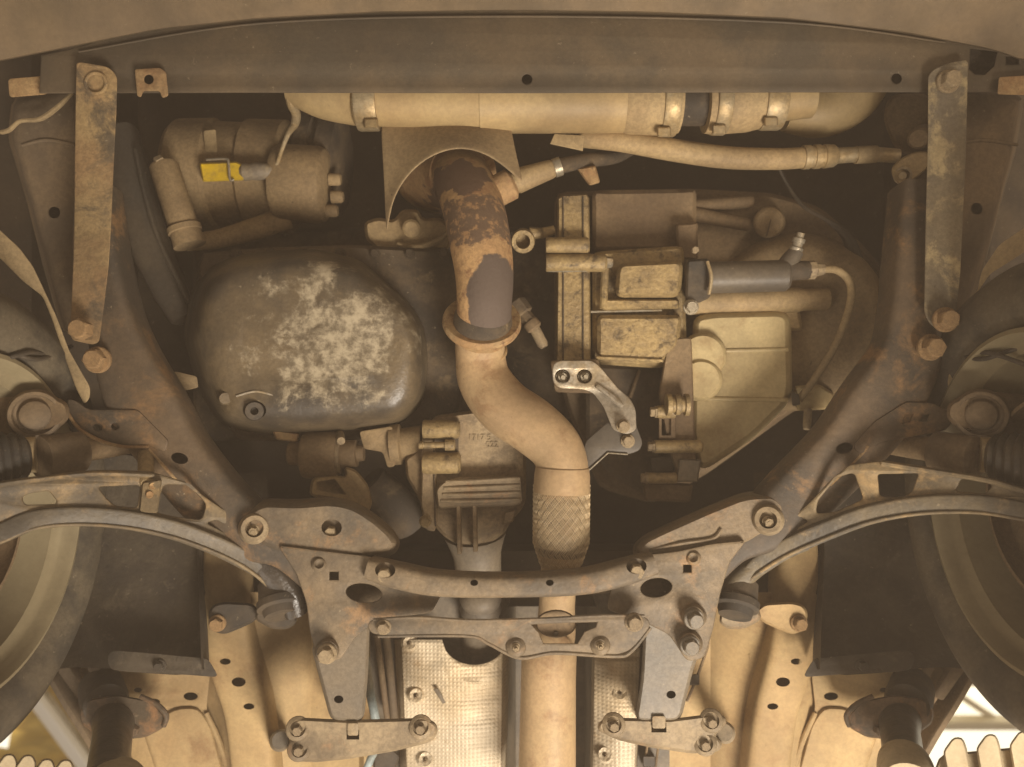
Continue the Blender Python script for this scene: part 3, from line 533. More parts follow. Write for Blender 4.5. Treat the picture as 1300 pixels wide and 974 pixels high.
part('lug', G().loft([(640, 650), (656, 646), (652, 662), (638, 668)], [(0, 1.19), (0, 1.165), (2, 1.16)], r=3), m_tcase, tc_)
bolt(tc_, 540, 662, 1.165, 8, m_trans, 'flange')
part('output_neck', G().lathe((603, 676, 1.22), (608, 730, 1.24), [(0, 40), (.3, 34), (.5, 31), (1, 29)], 32), m_leg, tc_)
for tx, x, y in (('1717 5', 594, 559), ('022', 617, 568)):
    fc = bpy.data.curves.new('t', 'FONT'); fc.body = tx; fc.size = 9 * 1.17 / F * 1.2; fc.extrude = .0006
    to = bpy.data.objects.new('t', fc); me = bpy.data.meshes.new_from_object(to); bpy.data.objects.remove(to)
    me.transform(Matrix.Translation(P(x, y, 1.1750)) @ Matrix.Rotation(math.pi, 4, 'X')); fin(me)
    part('cast_number', me, m_tcase, tc_)
em = thing('engine_mount', 'tan cast torque mount with rubber bush below the oil pan', 'engine mount', 420, 600, 1.2)
part('bush', G().lathe((386, 578, 1.2), (430, 578, 1.2), [(0, 20), (0, 28), (.1, 30), (.9, 30), (1, 28), (1, 20)], 32), m_gbrown, em)
part('bush_end', G().lathe((366, 576, 1.2), (390, 576, 1.2), [(0, 12), (.1, 15), (1, 17)], 20), m_gbrown, em)
part('washer', G().lathe((428, 578, 1.2), (434, 578, 1.2), [(0, 24), (1, 24)], 28), m_boltd, em)
part('bush_end', G().lathe((432, 577, 1.2), (462, 575, 1.2), [(0, 18), (.7, 17), (.72, 11), (1, 10)], 20), m_gbrown, em)
part('yoke', cut(G().loft([(396, 606), (420, 602), (440, 606), (436, 592), (452, 596), (468, 616), (473, 640), (467, 652), (450, 640), (424, 634), (392, 630)], [(0, 1.24), (0, 1.185), (3, 1.176)], r=8, n=96).mesh('yoke'), [([(402, 612), (425, 608), (440, 628), (420, 626), (403, 622)], 1.1, 1.2)]), m_hose, em)
part('lug', plate_mesh('lug', [(456, 548), (498, 541), (502, 592), (492, 594), (486, 574), (462, 570)], 1.19, .03, r=4), m_comp, em)
part('bracket', G().loft([(345, 545), (380, 550), (378, 562), (350, 558)], [(0, 1.22), (0, 1.19), (2, 1.186)], r=3), m_boltr, em)
part('rod', G().sweep([(470, 610, 1.3, 22), (500, 640, 1.32, 26), (520, 665, 1.34, 26)], n=18), m_block, em)
part('stem', G().lathe((431, 552, 1.2), (433, 560, 1.17), [(0, 6), (1, 5)], 12), m_boltd, em)
bl = part('link_bolt', G().lathe((497, 565, 1.21), (536, 562, 1.21), [(0, 26), (.3, 26), (.35, 20), (1, 22)], 24), m_comp, em)

# ================================================================== gearbox
gb = thing('gearbox', 'tan cast aluminium gearbox with cream bell cover and slave cylinder', 'gearbox', 880, 430, 1.25)
part('main_case', G().loft([(704, 244), (880, 240), (980, 245), (1040, 262), (1095, 310), (1120, 340), (1118, 440), (1085, 490), (1010, 520), (900, 600), (830, 640), (760, 620), (720, 520), (704, 460)], [(0, 1.5), (0, 1.335), (5, 1.325)], r=14, n=110), m_gbrown, gb)
part('round_cover', G().lathe((1005, 410, 1.33), (1005, 410, 1.27), [(0, 112), (.3, 111), (.7, 104), (.9, 98), (1, 90)], 64), m_comp, gb)
part('upper_case', G().loft([(752, 242), (884, 240), (884, 318), (752, 318)], [(0, 1.34), (0, 1.275), (5, 1.268)], r=6), m_gbrown, gb)
part('flange_column', G().loft([(708, 248), (748, 246), (750, 460), (706, 462)], [(0, 1.34), (0, 1.205), (2, 1.2)], r=4), m_trans, gb)
for x in (715, 740): part('joint_line', G().sweep([(x, 250, 1.1985, 1.1), (x, 458, 1.1985, 1.1)], n=8, smooth=False), m_block, gb)
for y, x1, r in ((312, 748, 10), (334, 770, 11)):
    b = part('boss', G().lathe((693, y, 1.185), (x1, y, 1.185), [(0, 7), (0, r), (.03, r + .5), (.96, r + .5), (1, r - 2)], 20), m_trans, gb)
part('boss_bolt', G().lathe((768, 333, 1.185), (778, 333, 1.185), [(0, 8), (.8, 7), (1, 5)], 6), m_bolts, gb)
part('boss_web', G().loft(rect(695, 308, 745, 344), [(0, 1.21), (0, 1.19), (1, 1.188)], r=3), m_trans, gb)
part('case_rib', G().sweep([(696, 344, 1.183, 1.5), (730, 344, 1.181, 1.5), (768, 342, 1.183, 1.5)], n=8), m_bolts, gb)
lug = part('eye_lug', G().lathe((664, 305, 1.21), (664, 307, 1.18), [(0, 15), (.8, 15), (1, 14), (1, 9), (.3, 8), (.3, 1)], 24), m_trans, gb)
part('lug_arm', G().sweep([(672, 296, 1.21, 8), (688, 296, 1.21, 7), (704, 292, 1.21, 6)], n=12), m_trans, gb)
part('gear_cover', G().loft([(752, 320), (868, 312), (872, 450), (838, 468), (752, 462)], [(0, 1.33), (0, 1.225), (4, 1.218)], r=8), m_trans, gb)
part('cover_panel', G().loft([(784, 334), (868, 330), (864, 378), (780, 378)], [(0, 1.22), (0, 1.19), (5, 1.18)], r=12), m_trans, gb)
part('cover_ledge', G().loft([(766, 380), (862, 380), (862, 392), (764, 394)], [(0, 1.22), (0, 1.20), (2, 1.196)], r=3), m_trans, gb)
part('cover_panel', G().loft([(758, 400), (866, 400), (862, 440), (838, 462), (758, 456)], [(0, 1.22), (0, 1.20), (5, 1.192)], r=8), m_trans, gb)
part('web', G().sweep([(750, 396, 1.205, 1.6), (840, 394, 1.205, 1.4)], n=8, smooth=False), m_bolts, gb)
part('web', G().sweep([(756, 454, 1.19, 2.4), (842, 458, 1.19, 2.2)], n=8, smooth=False), m_trans, gb)
part('web', G().sweep([(768, 340, 1.2, 5), (766, 392, 1.2, 5)], n=10, smooth=False), m_trans, gb)
part('side_block', G().loft([(858, 284), (886, 282), (886, 330), (860, 330)], [(0, 1.3), (0, 1.245), (3, 1.24)], r=4), m_gbrown, gb)
cy = part('bell_cover', G().loft([(880, 402), (905, 396), (1004, 394), (1006, 508), (958, 556), (888, 602), (876, 560), (878, 470)], [(0, 1.33), (0, 1.235), (4, 1.224), (8, 1.219)], r=20, n=96), m_cream, gb, 'cream dusty bell housing cover')
for a, b, r in (((892, 452, 1.225), (892, 452, 1.205), 30), ((890, 482, 1.222), (890, 482, 1.2), 27)): part('cover_boss', G().lathe(a, b, [(0, r), (.7, r - 1), (1, r - 5)], 36), m_cream, cy)
part('cover_step', G().sweep([(905, 446, 1.219, 3), (1000, 444, 1.219, 3)], n=10, smooth=False), m_cream, cy)
part('cover_step', G().sweep([(880, 506, 1.219, 3), (1000, 508, 1.219, 3)], n=10, smooth=False), m_cream, cy)
part('upper_step', G().lathe((880, 384, 1.24), (1055, 380, 1.24), [(0, 16), (.75, 16), (.8, 14), (.97, 14), (1, 8)], 24), m_hose, gb)
part('side_tab', G().loft([(952, 380), (1010, 366), (1020, 420), (955, 422)], [(0, 1.3), (0, 1.245), (4, 1.238)], r=8), m_hose, gb)
pk = part('plug', G().lathe((977, 283, 1.33), (976, 282, 1.27), [(0, 19), (.8, 19), (.95, 17), (1, 14)], 28), m_comp, gb)
part('plug_seam', G().sweep([(982, 266, 1.269, .8), (973, 300, 1.269, .8)], n=6, smooth=False), m_block, pk)
part('case_rib', G().sweep([(880, 272, 1.3, 9), (950, 286, 1.3, 8)], n=12), m_gbrown, gb)
part('case_rib', G().sweep([(870, 262, 1.31, 8), (955, 256, 1.31, 8)], n=12), m_gbrown, gb)
# lower joint flange with bolt towers
part('joint_flange', G().loft([(848, 430), (878, 428), (884, 610), (862, 612), (846, 560), (836, 500)], [(0, 1.33), (0, 1.2), (2, 1.195)], r=5), m_gbrown, gb)
part('lower_case', G().loft([(744, 462), (842, 466), (846, 560), (830, 636), (770, 600), (744, 560)], [(0, 1.36), (0, 1.285), (5, 1.278)], r=10), m_block, gb)
part('rib', G().sweep([(812, 470, 1.272, 2), (800, 505, 1.272, 2.5)], n=8, smooth=False), m_gbrown, gb)
for y, x0, x1, r in ((523, 834, 858, 8), (567, 831, 892, 8.5), (607, 822, 860, 7)):
    part('bolt_tower', G().lathe((x0, y, 1.185), (x1, y, 1.185), [(0, 6), (0, r), (.95, r), (1, r - 3)], 18), m_trans, gb)
    bo = part('bolt', G().lathe((x0 - 9, y, 1.185), (x0, y, 1.185), [(0, 5), (.1, 6), (.7, 6), (.7, 7.5), (1, 7.5)], 6), m_boltd, gb)
part('stud_ring', G().lathe((846, 514, 1.17), (874, 514, 1.17), [(0, 6), (0, 14), (.2, 14), (.25, 10), (.38, 10), (.4, 13), (.6, 13), (.65, 10), (.8, 10), (.82, 14), (1, 14)], 28), m_trans, gb)
part('window', cut(G().loft(rect(836, 528, 858, 558), [(0, 1.24), (0, 1.19), (1, 1.188)], r=3).mesh('window'), [(rect(840, 532, 852, 553), 1.1, 1.22)]), m_gbrown, gb)
part('block', G().loft([(862, 582), (890, 584), (886, 612), (858, 612)], [(0, 1.24), (0, 1.185), (2, 1.18)], r=2), m_leg, gb, 'grey end block')
part('lower_block', G().loft([(815, 612), (880, 614), (876, 638), (818, 636)], [(0, 1.28), (0, 1.22), (3, 1.215)], r=4), m_gbrown, gb)
part('block', G().loft([(824, 580), (858, 578), (856, 600), (826, 600)], [(0, 1.25), (0, 1.21), (2, 1.205)], r=4), m_block, gb)
part('foot', G().loft([(1008, 490), (1040, 488), (1060, 500), (1050, 520), (1012, 522)], [(0, 1.3), (0, 1.25), (3, 1.244)], r=4), m_cream, gb)
part('hanging_bolt', G().lathe((1026, 520, 1.24), (1024, 545, 1.23), [(0, 5), (.8, 5), (1, 4)], 12), m_boltd, gb)
# slave cylinder
sl = thing('slave_cylinder', 'dark grey clutch slave cylinder with bleed nipple and pale hose across the gearbox', 'cylinder', 950, 352, 1.19)
part('barrel', G().lathe((895, 353, 1.19), (1000, 350, 1.19), [(0, 14), (.0, 20), (.96, 20), (1, 17)], 32), m_duct, sl)
part('mount', G().loft([(872, 330), (900, 328), (902, 378), (884, 386), (870, 380)], [(0, 1.23), (0, 1.18), (3, 1.175)], r=5), m_black, sl)
part('retaining_wire', G().sweep([(898, 332, 1.165, 2.2), (903, 352, 1.162, 2.4), (900, 374, 1.165, 2.2)], n=8), m_clamp, sl)
bolt(sl, 877, 390, 1.175, 10, m_bolts, 'flange')
bolt(sl, 882, 318, 1.18, 6, m_boltd, 'plain')
nb = part('bleed_boss', G().lathe((996, 340, 1.19), (1012, 318, 1.185), [(0, 12), (.6, 11), (1, 9)], 20), m_duct, sl)
part('bleed_nipple', G().lathe((1009, 321, 1.185), (1017, 296, 1.18), [(0, 8), (.25, 9), (.3, 6.5), (.5, 6.5), (.52, 8), (.72, 8), (.75, 5), (1, 5)], 14), m_bolts, nb)
part('end_stub', G().lathe((998, 344, 1.19), (1028, 343, 1.19), [(0, 13), (.8, 12), (1, 11)], 20), m_block, sl)
part('hose_nut', G().lathe((1026, 343, 1.19), (1046, 342, 1.19), [(0, 12), (.4, 12), (.5, 9), (1, 7)], 8), m_boltd, sl)
part('hose', G().sweep([(1044, 342, 1.19, 5), (1062, 343, 1.18, 5), (1077, 355, 1.18, 5), (1081, 375, 1.18, 5), (1074, 405, 1.185, 4.8), (1060, 440, 1.19, 4.8), (1035, 480, 1.2, 4.6), (1014, 508, 1.21, 4.5)], n=12, k=8), m_strip, sl)
part('clip', G().loft([(1004, 498), (1014, 500), (1016, 514), (1006, 516)], [(0, 1.24), (0, 1.2), (1, 1.198)], r=2), m_black, sl)
# exhaust hanger bracket
eb = thing('exhaust_bracket', 'bright alloy bracket with two studs bolted to a dark plate beside the exhaust bend', 'bracket', 750, 490, 1.16)
part('arm', cut(plate_mesh('arm', [(701, 470), (704, 461), (712, 458), (752, 458), (762, 466), (785, 494), (800, 506), (807, 520), (808, 546), (796, 552), (778, 546), (766, 516), (752, 498), (738, 494), (710, 493), (702, 486)], 1.155, .006, [ell(714, 478, 9.5, 9), ell(742, 478, 9.5, 9)], bev=.0015, r=6, dfun=lambda x, y: 1.155 - max(0, y - 500) * .0005), []), m_alu, eb)
part('arm_bead', G().sweep([(758, 490, 1.153, 3.5), (778, 505, 1.146, 4.5), (790, 516, 1.14, 3.5)], n=10), m_alu, eb)
for x in (714, 742): bolt(eb, x, 479, 1.172, 9, m_bolts, 'stud', name='stud')
part('backing', G().loft([(698, 458), (760, 456), (768, 500), (704, 498)], [(0, 1.26), (0, 1.176), (1, 1.174)], r=4), m_gbrown, eb)
part('dark_plate', plate_mesh('dark_plate', [(772, 536), (806, 536), (816, 562), (812, 572), (798, 577), (772, 574), (742, 604), (736, 590), (744, 560)], 1.145, .006, r=5), m_duct, eb, 'dark grey steel plate')
part('plate_edge', G().sweep([(740, 604, 1.143, 1.2), (772, 575, 1.143, 1.2), (797, 577, 1.143, 1.2)], n=8, smooth=False), m_bolts, eb)
bolt(eb, 791, 541, 1.132, 9, m_boltd, 'flange'); bolt(eb, 797, 560, 1.143, 9, m_boltd, 'flange')

# ================================================================== subframe
sf = thing('front_subframe', 'dark painted steel front subframe with rusty edges carrying both control arms', 'subframe', 650, 740, 1.05)
rl = [(126, 240, 1.12, 20), (132, 330, 1.105, 28), (146, 400, 1.095, 30), (163, 455, 1.09, 36), (192, 520, 1.085, 44), (226, 575, 1.085, 40), (272, 632, 1.085, 38), (322, 676, 1.085, 32), (362, 702, 1.09, 15), (396, 736, 1.094, 8)]
rr_ = [(1160, 240, 1.12, 24), (1155, 330, 1.105, 28), (1152, 400, 1.095, 32), (1146, 455, 1.09, 40), (1112, 515, 1.085, 46), (1068, 572, 1.085, 42), (1012, 628, 1.085, 40), (968, 666, 1.085, 32), (930, 694, 1.09, 17), (898, 732, 1.094, 10)]
for pts, holes in ((rl, [ell(228, 582, 11, 7, rot=.25)]), (rr_, [ell(1072, 569, 11, 7, rot=-.25)])):
    me = G().sweep(pts, n=28, k=8, box=5, hs=.032).mesh('side_rail')
    part('side_rail', cut(me, [(h, 1.0, 1.095) for h in holes]), m_sub, sf)
earL = [(84, 506), (96, 508), (112, 520), (140, 520), (175, 520), (215, 560), (210, 575), (188, 566), (155, 566), (125, 558), (98, 542), (86, 524)]
part('ear_plate', plate_mesh('ear_plate', earL, 1.05, .012, [ell(124, 543, 6, 4, rot=.4), ell(146, 541.5, 4.5, 4)], bev=.003, r=6), m_sub, sf)
earR = [(1205, 522), (1208, 540), (1196, 548), (1150, 556), (1118, 562), (1092, 578), (1082, 566), (1110, 535), (1150, 510), (1185, 512)]
part('ear_plate', plate_mesh('ear_plate', earR, 1.05, .012, [[(1146, 537), (1150, 527), (1159, 526), (1155, 536)], [(1168, 535), (1171, 527), (1180, 526), (1176, 535)]], bev=.003, r=6), m_sub, sf)
part('rust_lip', G().sweep([(86, 524, 1.048, 2), (100, 544, 1.048, 2.4), (126, 559, 1.048, 2.4), (156, 567, 1.048, 2.2), (188, 567, 1.05, 2)], n=8), m_boltr, sf, 'orange rust edge')
part('rust_lip', G().sweep([(190, 570, 1.055, 2.4), (214, 598, 1.055, 3), (228, 612, 1.056, 3)], n=8), m_flange, sf)
part('rust_lip', G().sweep([(1102, 566, 1.05, 2), (1090, 580, 1.055, 2.6), (1066, 604, 1.055, 2.6), (1040, 630, 1.056, 2)], n=8), m_flange, sf)
# corner wings and plates
wing = [(306, 655), (330, 636), (380, 638), (420, 634), (450, 640), (478, 658), (498, 676), (506, 690), (498, 702), (460, 711), (400, 708), (350, 702), (322, 690)]
part('mount_wing', cut(G().loft(wing, [(-4, 1.12), (0, 1.075), (2, 1.058), (5, 1.05), (8, 1.046)], r=16, n=96).mesh('mount_wing'), [(ell(421, 670, 13, 11), 1.0, 1.062)]), m_cross, sf)
bolt(sf, 421, 675, 1.06, 10, m_boltd, 'plain')
platL = [(352, 692), (400, 698), (468, 706), (492, 714), (512, 742), (562, 752), (548, 778), (482, 786), (452, 808), (432, 838), (404, 840), (393, 800), (389, 765), (376, 728)]
part('corner_plate', plate_mesh('corner_plate', platL, 1.04, .014, [ell(462, 753, 23, 12, 24, .12), rect(418.5, 726, 429.5, 736)], bev=.003, r=8), m_cross, sf)
wingR = [(808, 709), (806, 694), (820, 682), (850, 668), (900, 646), (945, 628), (985, 626), (1002, 645), (985, 674), (945, 694), (905, 704), (850, 710)]
part('mount_wing', G().loft(wingR, [(-4, 1.12), (0, 1.08), (2, 1.064), (4, 1.056), (7, 1.052)], r=14, n=96), m_cross, sf)
platR = [(776, 746), (792, 722), (806, 706), (860, 700), (905, 690), (948, 686), (926, 714), (914, 755), (905, 800), (894, 836), (872, 840), (850, 806), (818, 790), (770, 774)]
part('corner_plate', plate_mesh('corner_plate', platR, 1.04, .014, [ell(833, 746, 20, 12, 24, -.12), rect(867.5, 717, 877.5, 726.5)], bev=.003, r=8), m_cross, sf)
for q in (platL, platR):
    c_ = Vector((sum(p[0] for p in q) / len(q), sum(p[1] for p in q) / len(q)))
    part('upper_shell', G().loft([tuple(c_ + (Vector(p) - c_) * .94) for p in q], [(0, 1.16), (0, 1.085), (1, 1.083)], r=8), m_block, sf)  # shell coloured dark so the plate holes read as shaded
part('plate_bead', G().sweep([(826, 698, 1.053, 2), (866, 690, 1.05, 2.6), (904, 684, 1.05, 2.6), (916, 672, 1.05, 2.4)], n=8), m_cross, sf)
for x, y in ((405, 716), (880, 708)): part('dimple', G().lathe((x, y, 1.042), (x, y, 1.035), [(0, 10), (.6, 9), (1, 6), (.5, 4), (.3, 1)], 20), m_cross, sf)
cmb = G().sweep([(470, 720, 1.045, 14), (505, 730, 1.04, 16), (560, 740, 1.038, 15.5), (645, 742, 1.036, 14.5), (735, 738, 1.038, 15.5), (790, 726, 1.04, 16), (828, 714, 1.045, 14)], n=28, k=10, box=3.5, hs=.02).mesh('cross_beam')
part('cross_beam', cut(cmb, [(ell(602, 740, 5, 4), .95, 1.04), (ell(698, 740, 5, 4), .95, 1.04), (ell(489, 724, 13, 10), .95, 1.036), (ell(808, 719, 13, 10), .95, 1.036)]), m_cross, sf)
part('beam_flange', G().sweep([(500, 752, 1.055, 3), (570, 752, 1.055, 4), (645, 754, 1.055, 4), (730, 752, 1.055, 4), (790, 748, 1.055, 3)], n=10), m_cross, sf)
bolt(sf, 489, 729, 1.034, 12, m_boltd, 'plain'); bolt(sf, 808, 724, 1.034, 12, m_boltd, 'plain')
for x, y, d in ((323, 671, 1.05), (975, 660, 1.05)):
    o = part('bush_ring', G().lathe((x, y, d + .004), (x, y, d - .012), [(0, 20), (.6, 19), (1, 16), (1, 11), (.4, 10), (.2, 1)], 28), m_rear, sf)
    bolt(sf, x, y + 3, d - .003, 8, m_boltd, 'cap')
for x, y, m in ((415, 828, m_boltd), (876, 818, m_leg), (881, 784, m_leg)):
    part('bolt_seat', G().lathe((x, y - 2, 1.045), (x, y, 1.02), [(0, 16), (.6, 15), (1, 13)], 20), m_cross, sf)
    bolt(sf, x, y + 2, 1.02, 13, m, 'flange')
bolt(sf, 124, 457, 1.045, 17, m_boltr, 'flange'); bolt(sf, 1181, 441, 1.045, 17, m_boltr, 'flange')
for pts in ([(394, 818), (440, 800), (470, 786), (467, 860), (462, 916), (420, 916), (408, 870)], [(818, 782), (852, 790), (894, 812), (880, 850), (864, 916), (806, 916), (814, 860)]):
    hx = 430 if pts[0][0] < 500 else 852
    part('rear_leg', cut(G().loft(pts, [(0, 1.25), (0, 1.092), (1.5, 1.084), (4, 1.081)], r=12).mesh('rear_leg'), [(ell(hx, 888 if hx < 500 else 882, 6, 5), 1.0, 1.13)]), m_leg, sf)
# lower brace plate
lb = thing('lower_brace', 'thin pressed steel brace plate with trapezoid hole across the tunnel', 'brace', 650, 810, 1.0)
bo = [(466, 796), (470, 788), (480, 785), (530, 783), (600, 787), (690, 785), (760, 781), (812, 780), (824, 787), (825, 797), (815, 812), (800, 826), (782, 832), (740, 829), (705, 827), (665, 834), (645, 832), (622, 818), (600, 808), (560, 806), (490, 808), (472, 804)]
part('plate', plate_mesh('plate', bo, 1.005, .008, [[(675, 793), (716, 791), (758, 790), (756, 796), (742, 802), (733, 817), (690, 817), (684, 803)]], bev=.0025, r=5), m_cross, lb)
part('rolled_edge', G().sweep([(474, 787, 1.006, 2), (530, 784, 1.006, 2.2), (600, 788, 1.006, 2.2), (690, 786, 1.006, 2.2), (760, 782, 1.006, 2.2), (818, 782, 1.006, 2)], n=8), m_cross, lb)
part('rolled_edge', G().sweep([(826, 797, 1.006, 2), (801, 827, 1.006, 2.6), (780, 833, 1.006, 2.6), (705, 829, 1.006, 2.6), (660, 835, 1.006, 2.6), (622, 818, 1.006, 2.4), (600, 808, 1.006, 2.2), (540, 807, 1.006, 2.2), (480, 808, 1.006, 2)], n=8), m_cross, lb)
part('hanger', G().loft(ell(706, 792, 26, 18, 24), [(0, 1.06), (0, 1.03), (2, 1.026)]), m_gbrown, lb)
bolt(lb, 706, 804, 1.026, 4, m_block, 'plain')
for x, y, r in ((487, 796, 10), (805, 790, 12)): bolt(lb, x, y, 1.005, r, m_rear, 'flange')
for x, y in ((655, 821), (762, 819)):
    part('boss', G().lathe((x, y, 1.006), (x, y, .998), [(0, 13), (.5, 12), (1, 7)], 20), m_cross, lb); bolt(lb, x, y + 1, .999, 6, m_boltd, 'stud', name='stud')
# rear floor brackets
for o, bs, slot, notch, lab in (([(360, 930), (366, 917), (380, 911), (440, 914), (520, 912), (542, 911), (555, 919), (556, 932), (545, 943), (500, 954), (440, 964), (400, 968), (368, 966), (366, 950), (374, 942), (370, 936)], [(378, 925), (380, 951), (534, 923)], rect(440, 927, 456, 939), (356, 940), 'dusty pressed bracket bolted over the floor beside the blue pipe'),
                   ([(758, 927), (760, 916), (776, 911), (850, 913), (905, 906), (920, 909), (923, 918), (912, 928), (908, 934), (918, 942), (914, 954), (880, 957), (830, 950), (785, 940)], [(903, 915), (895, 944), (779, 920)], rect(827, 918, 846, 930), (920, 930), 'dusty pressed bracket bolted over the floor beside the black pipe clip')):
    t = thing('floor_bracket', lab, 'bracket', o[0][0], 935, 1.08, 'floor brackets')
    part('plate', cut(G().loft(o, [(0, 1.125), (0, 1.09), (1.5, 1.084), (4, 1.081)], r=6, n=110).mesh('plate'), [(slot, 1.0, 1.10)]), m_rear, t)
    for x, y in bs:
        part('bolt_dish', G().lathe((x, y, 1.082), (x, y, 1.077), [(0, 15), (.6, 14), (1, 10), (.4, 9), (.2, 1)], 22), m_rear, t); bolt(t, x, y + 1, 1.08, 8, m_rear, 'plain')
    part('tongue', plate_mesh('tongue', fillet([(slot[0][0] + 1, slot[0][1] - 9), (slot[1][0] - 1, slot[1][1] - 9), (slot[2][0] - 1, slot[2][1] - 5), (slot[3][0] + 1, slot[3][1] - 5)], 3), 1.076, .004), m_rear, t)
    part('floor_stud', G().lathe((*notch, 1.26), (*notch, 1.1), [(0, 13), (.8, 12), (1, 9)], 18), m_leg, t)

# ================================================================== control arms, axles, wheels
def armd(x):           # arms droop outwards
    e = abs(x - 650) - 250; return 1.105 - max(0, e) * .00048
def arm(side, top, low, holes, lab):
    t = thing('control_arm', lab, 'control arm', low[0][0] if side < 0 else low[0][0], 650, armd(low[0][0]), 'control arms')
    o = top + low[::-1]
    part('web', plate_mesh('web', o, 1.03, .010, holes, bev=.003, r=5, dfun=lambda x, y: armd(x) + .002), m_arm, t)
    inner = 2 if side < 0 else 2
    part('lower_flange', G().sweep([(x, y - 12, armd(x) + .002, 12.5 - 4 * (k > 7)) for k, (x, y) in enumerate(low[:-1])], n=18, k=8, box=7, hs=.008), m_armd, t)
    part('flange_lip', G().sweep([(x, y - 1, armd(x) - .005, 2.2) for x, y in low[:-2]], n=10, k=8), m_arm, t)
    part('upper_flange', G().sweep([(x, y + 3, armd(x) + .002, 4) for x, y in top[:5]], n=12, k=8, box=2.6, hs=.008), m_arm, t)
    return t
topL = [(-60, 622), (0, 612), (60, 604), (125, 598), (195, 600), (236, 612), (262, 632), (292, 652), (322, 676), (350, 700), (372, 722), (386, 752)]
lowL = [(-60, 712), (0, 690), (45, 672), (100, 667), (160, 671), (215, 682), (262, 698), (305, 718), (335, 740), (352, 760), (370, 772), (384, 770)]
hL = [fillet([(27, 632), (36, 627), (62, 623), (72, 636), (70, 640), (32, 641)], 4), fillet([(124, 618), (178, 616), (174, 645), (146, 642), (136, 634)], 5), fillet([(208, 615), (240, 616), (262, 640), (256, 660), (222, 656), (196, 650)], 6), fillet([(262, 664), (274, 660), (298, 673), (290, 679)], 4), fillet([(300, 684), (310, 682), (328, 697), (320, 702)], 4), fillet([(336, 706), (346, 704), (357, 715), (350, 722), (340, 716)], 3)]
aL = arm(-1, topL, lowL, hL, 'curved stamped control arm with mud crust beside the rusty strap side')
topR = [(1360, 630), (1300, 620), (1250, 606), (1190, 596), (1120, 585), (1078, 590), (1052, 612), (1030, 636), (1002, 660), (962, 684), (930, 708), (912, 736)]
lowR = [(1360, 670), (1300, 661), (1240, 652), (1170, 653), (1105, 664), (1050, 684), (1000, 706), (964, 728), (944, 744), (930, 756), (920, 758), (910, 756)]
hR = [fillet([(1063, 606), (1084, 600), (1096, 634), (1060, 650), (1036, 652), (1038, 636)], 5), fillet([(1114, 602), (1166, 601), (1158, 624), (1146, 632), (1117, 630)], 4), fillet([(1220, 608), (1252, 611), (1260, 617), (1250, 627), (1214, 623)], 3), fillet([(1002, 664), (1016, 656), (1026, 662), (1008, 672)], 3), fillet([(966, 688), (986, 675), (988, 680), (970, 692)], 2), fillet([(934, 706), (948, 696), (950, 702), (938, 712)], 2)]
aR = arm(1, topR, lowR, hR, 'curved stamped control arm with smooth brown web beside the grey strap side')
part('arm_end', G().sweep([(276, 682, 1.085, 9), (312, 702, 1.085, 14), (344, 724, 1.085, 17), (368, 752, 1.088, 17), (378, 778, 1.092, 14)], n=20, box=3, hs=.02), m_wet, aL, 'black oily inner end of the arm')
part('arm_end', G().sweep([(1020, 690, 1.09, 8), (988, 700, 1.09, 12), (955, 720, 1.09, 14), (932, 742, 1.092, 14), (922, 762, 1.095, 12)], n=20, box=3, hs=.018), m_armd, aR)
part('link_bracket', G().loft([(180, 612), (206, 608), (200, 652), (176, 650)], [(0, armd(190) + .02), (0, armd(190) - .006), (2, armd(190) - .01)], r=4), m_arm, aL)
part('link_pin', G().lathe((185, 560, 1.09), (185, 614, 1.0), [(0, 9), (.85, 9), (.95, 8), (1, 5)], 18), m_strip, aL)
for x, y in ((194, 617), (190, 628)): part('pin_hole', G().lathe((x, y, armd(x) - .009), (x, y, armd(x) - .013), [(0, 5), (1, 4), (.8, 2)], 12), m_boltr, aL)
for t, X in ((aL, lambda x: x), (aR, lambda x: 1290 - x)):
    part('rear_bush', G().lathe((X(352), 740, 1.10), (X(357), 782, 1.075), [(0, 24), (.5, 25), (.55, 28), (.75, 28), (.8, 22), (1, 20)], 30), m_black, t)
    cu_ = part('bush_cup', G().loft([(X(a), b) for a, b in ((330, 764), (372, 766), (378, 790), (366, 799), (345, 799), (322, 786))], [(0, 1.14), (0, 1.105), (3, 1.099)], r=8), m_black if t is aL else m_rear, t)
    part('bush_bracket', G().loft([(X(a), b) for a, b in ((264, 778), (270, 768), (284, 764), (320, 766), (334, 778), (322, 790), (300, 800), (284, 806), (268, 800))], [(0, 1.24), (0, 1.16), (3, 1.152)], r=7), m_black if t is aL else m_floor, t)
    bolt(t, X(276), 791, 1.15, 11, m_boltr, 'flange')
axg = 'drive axles'
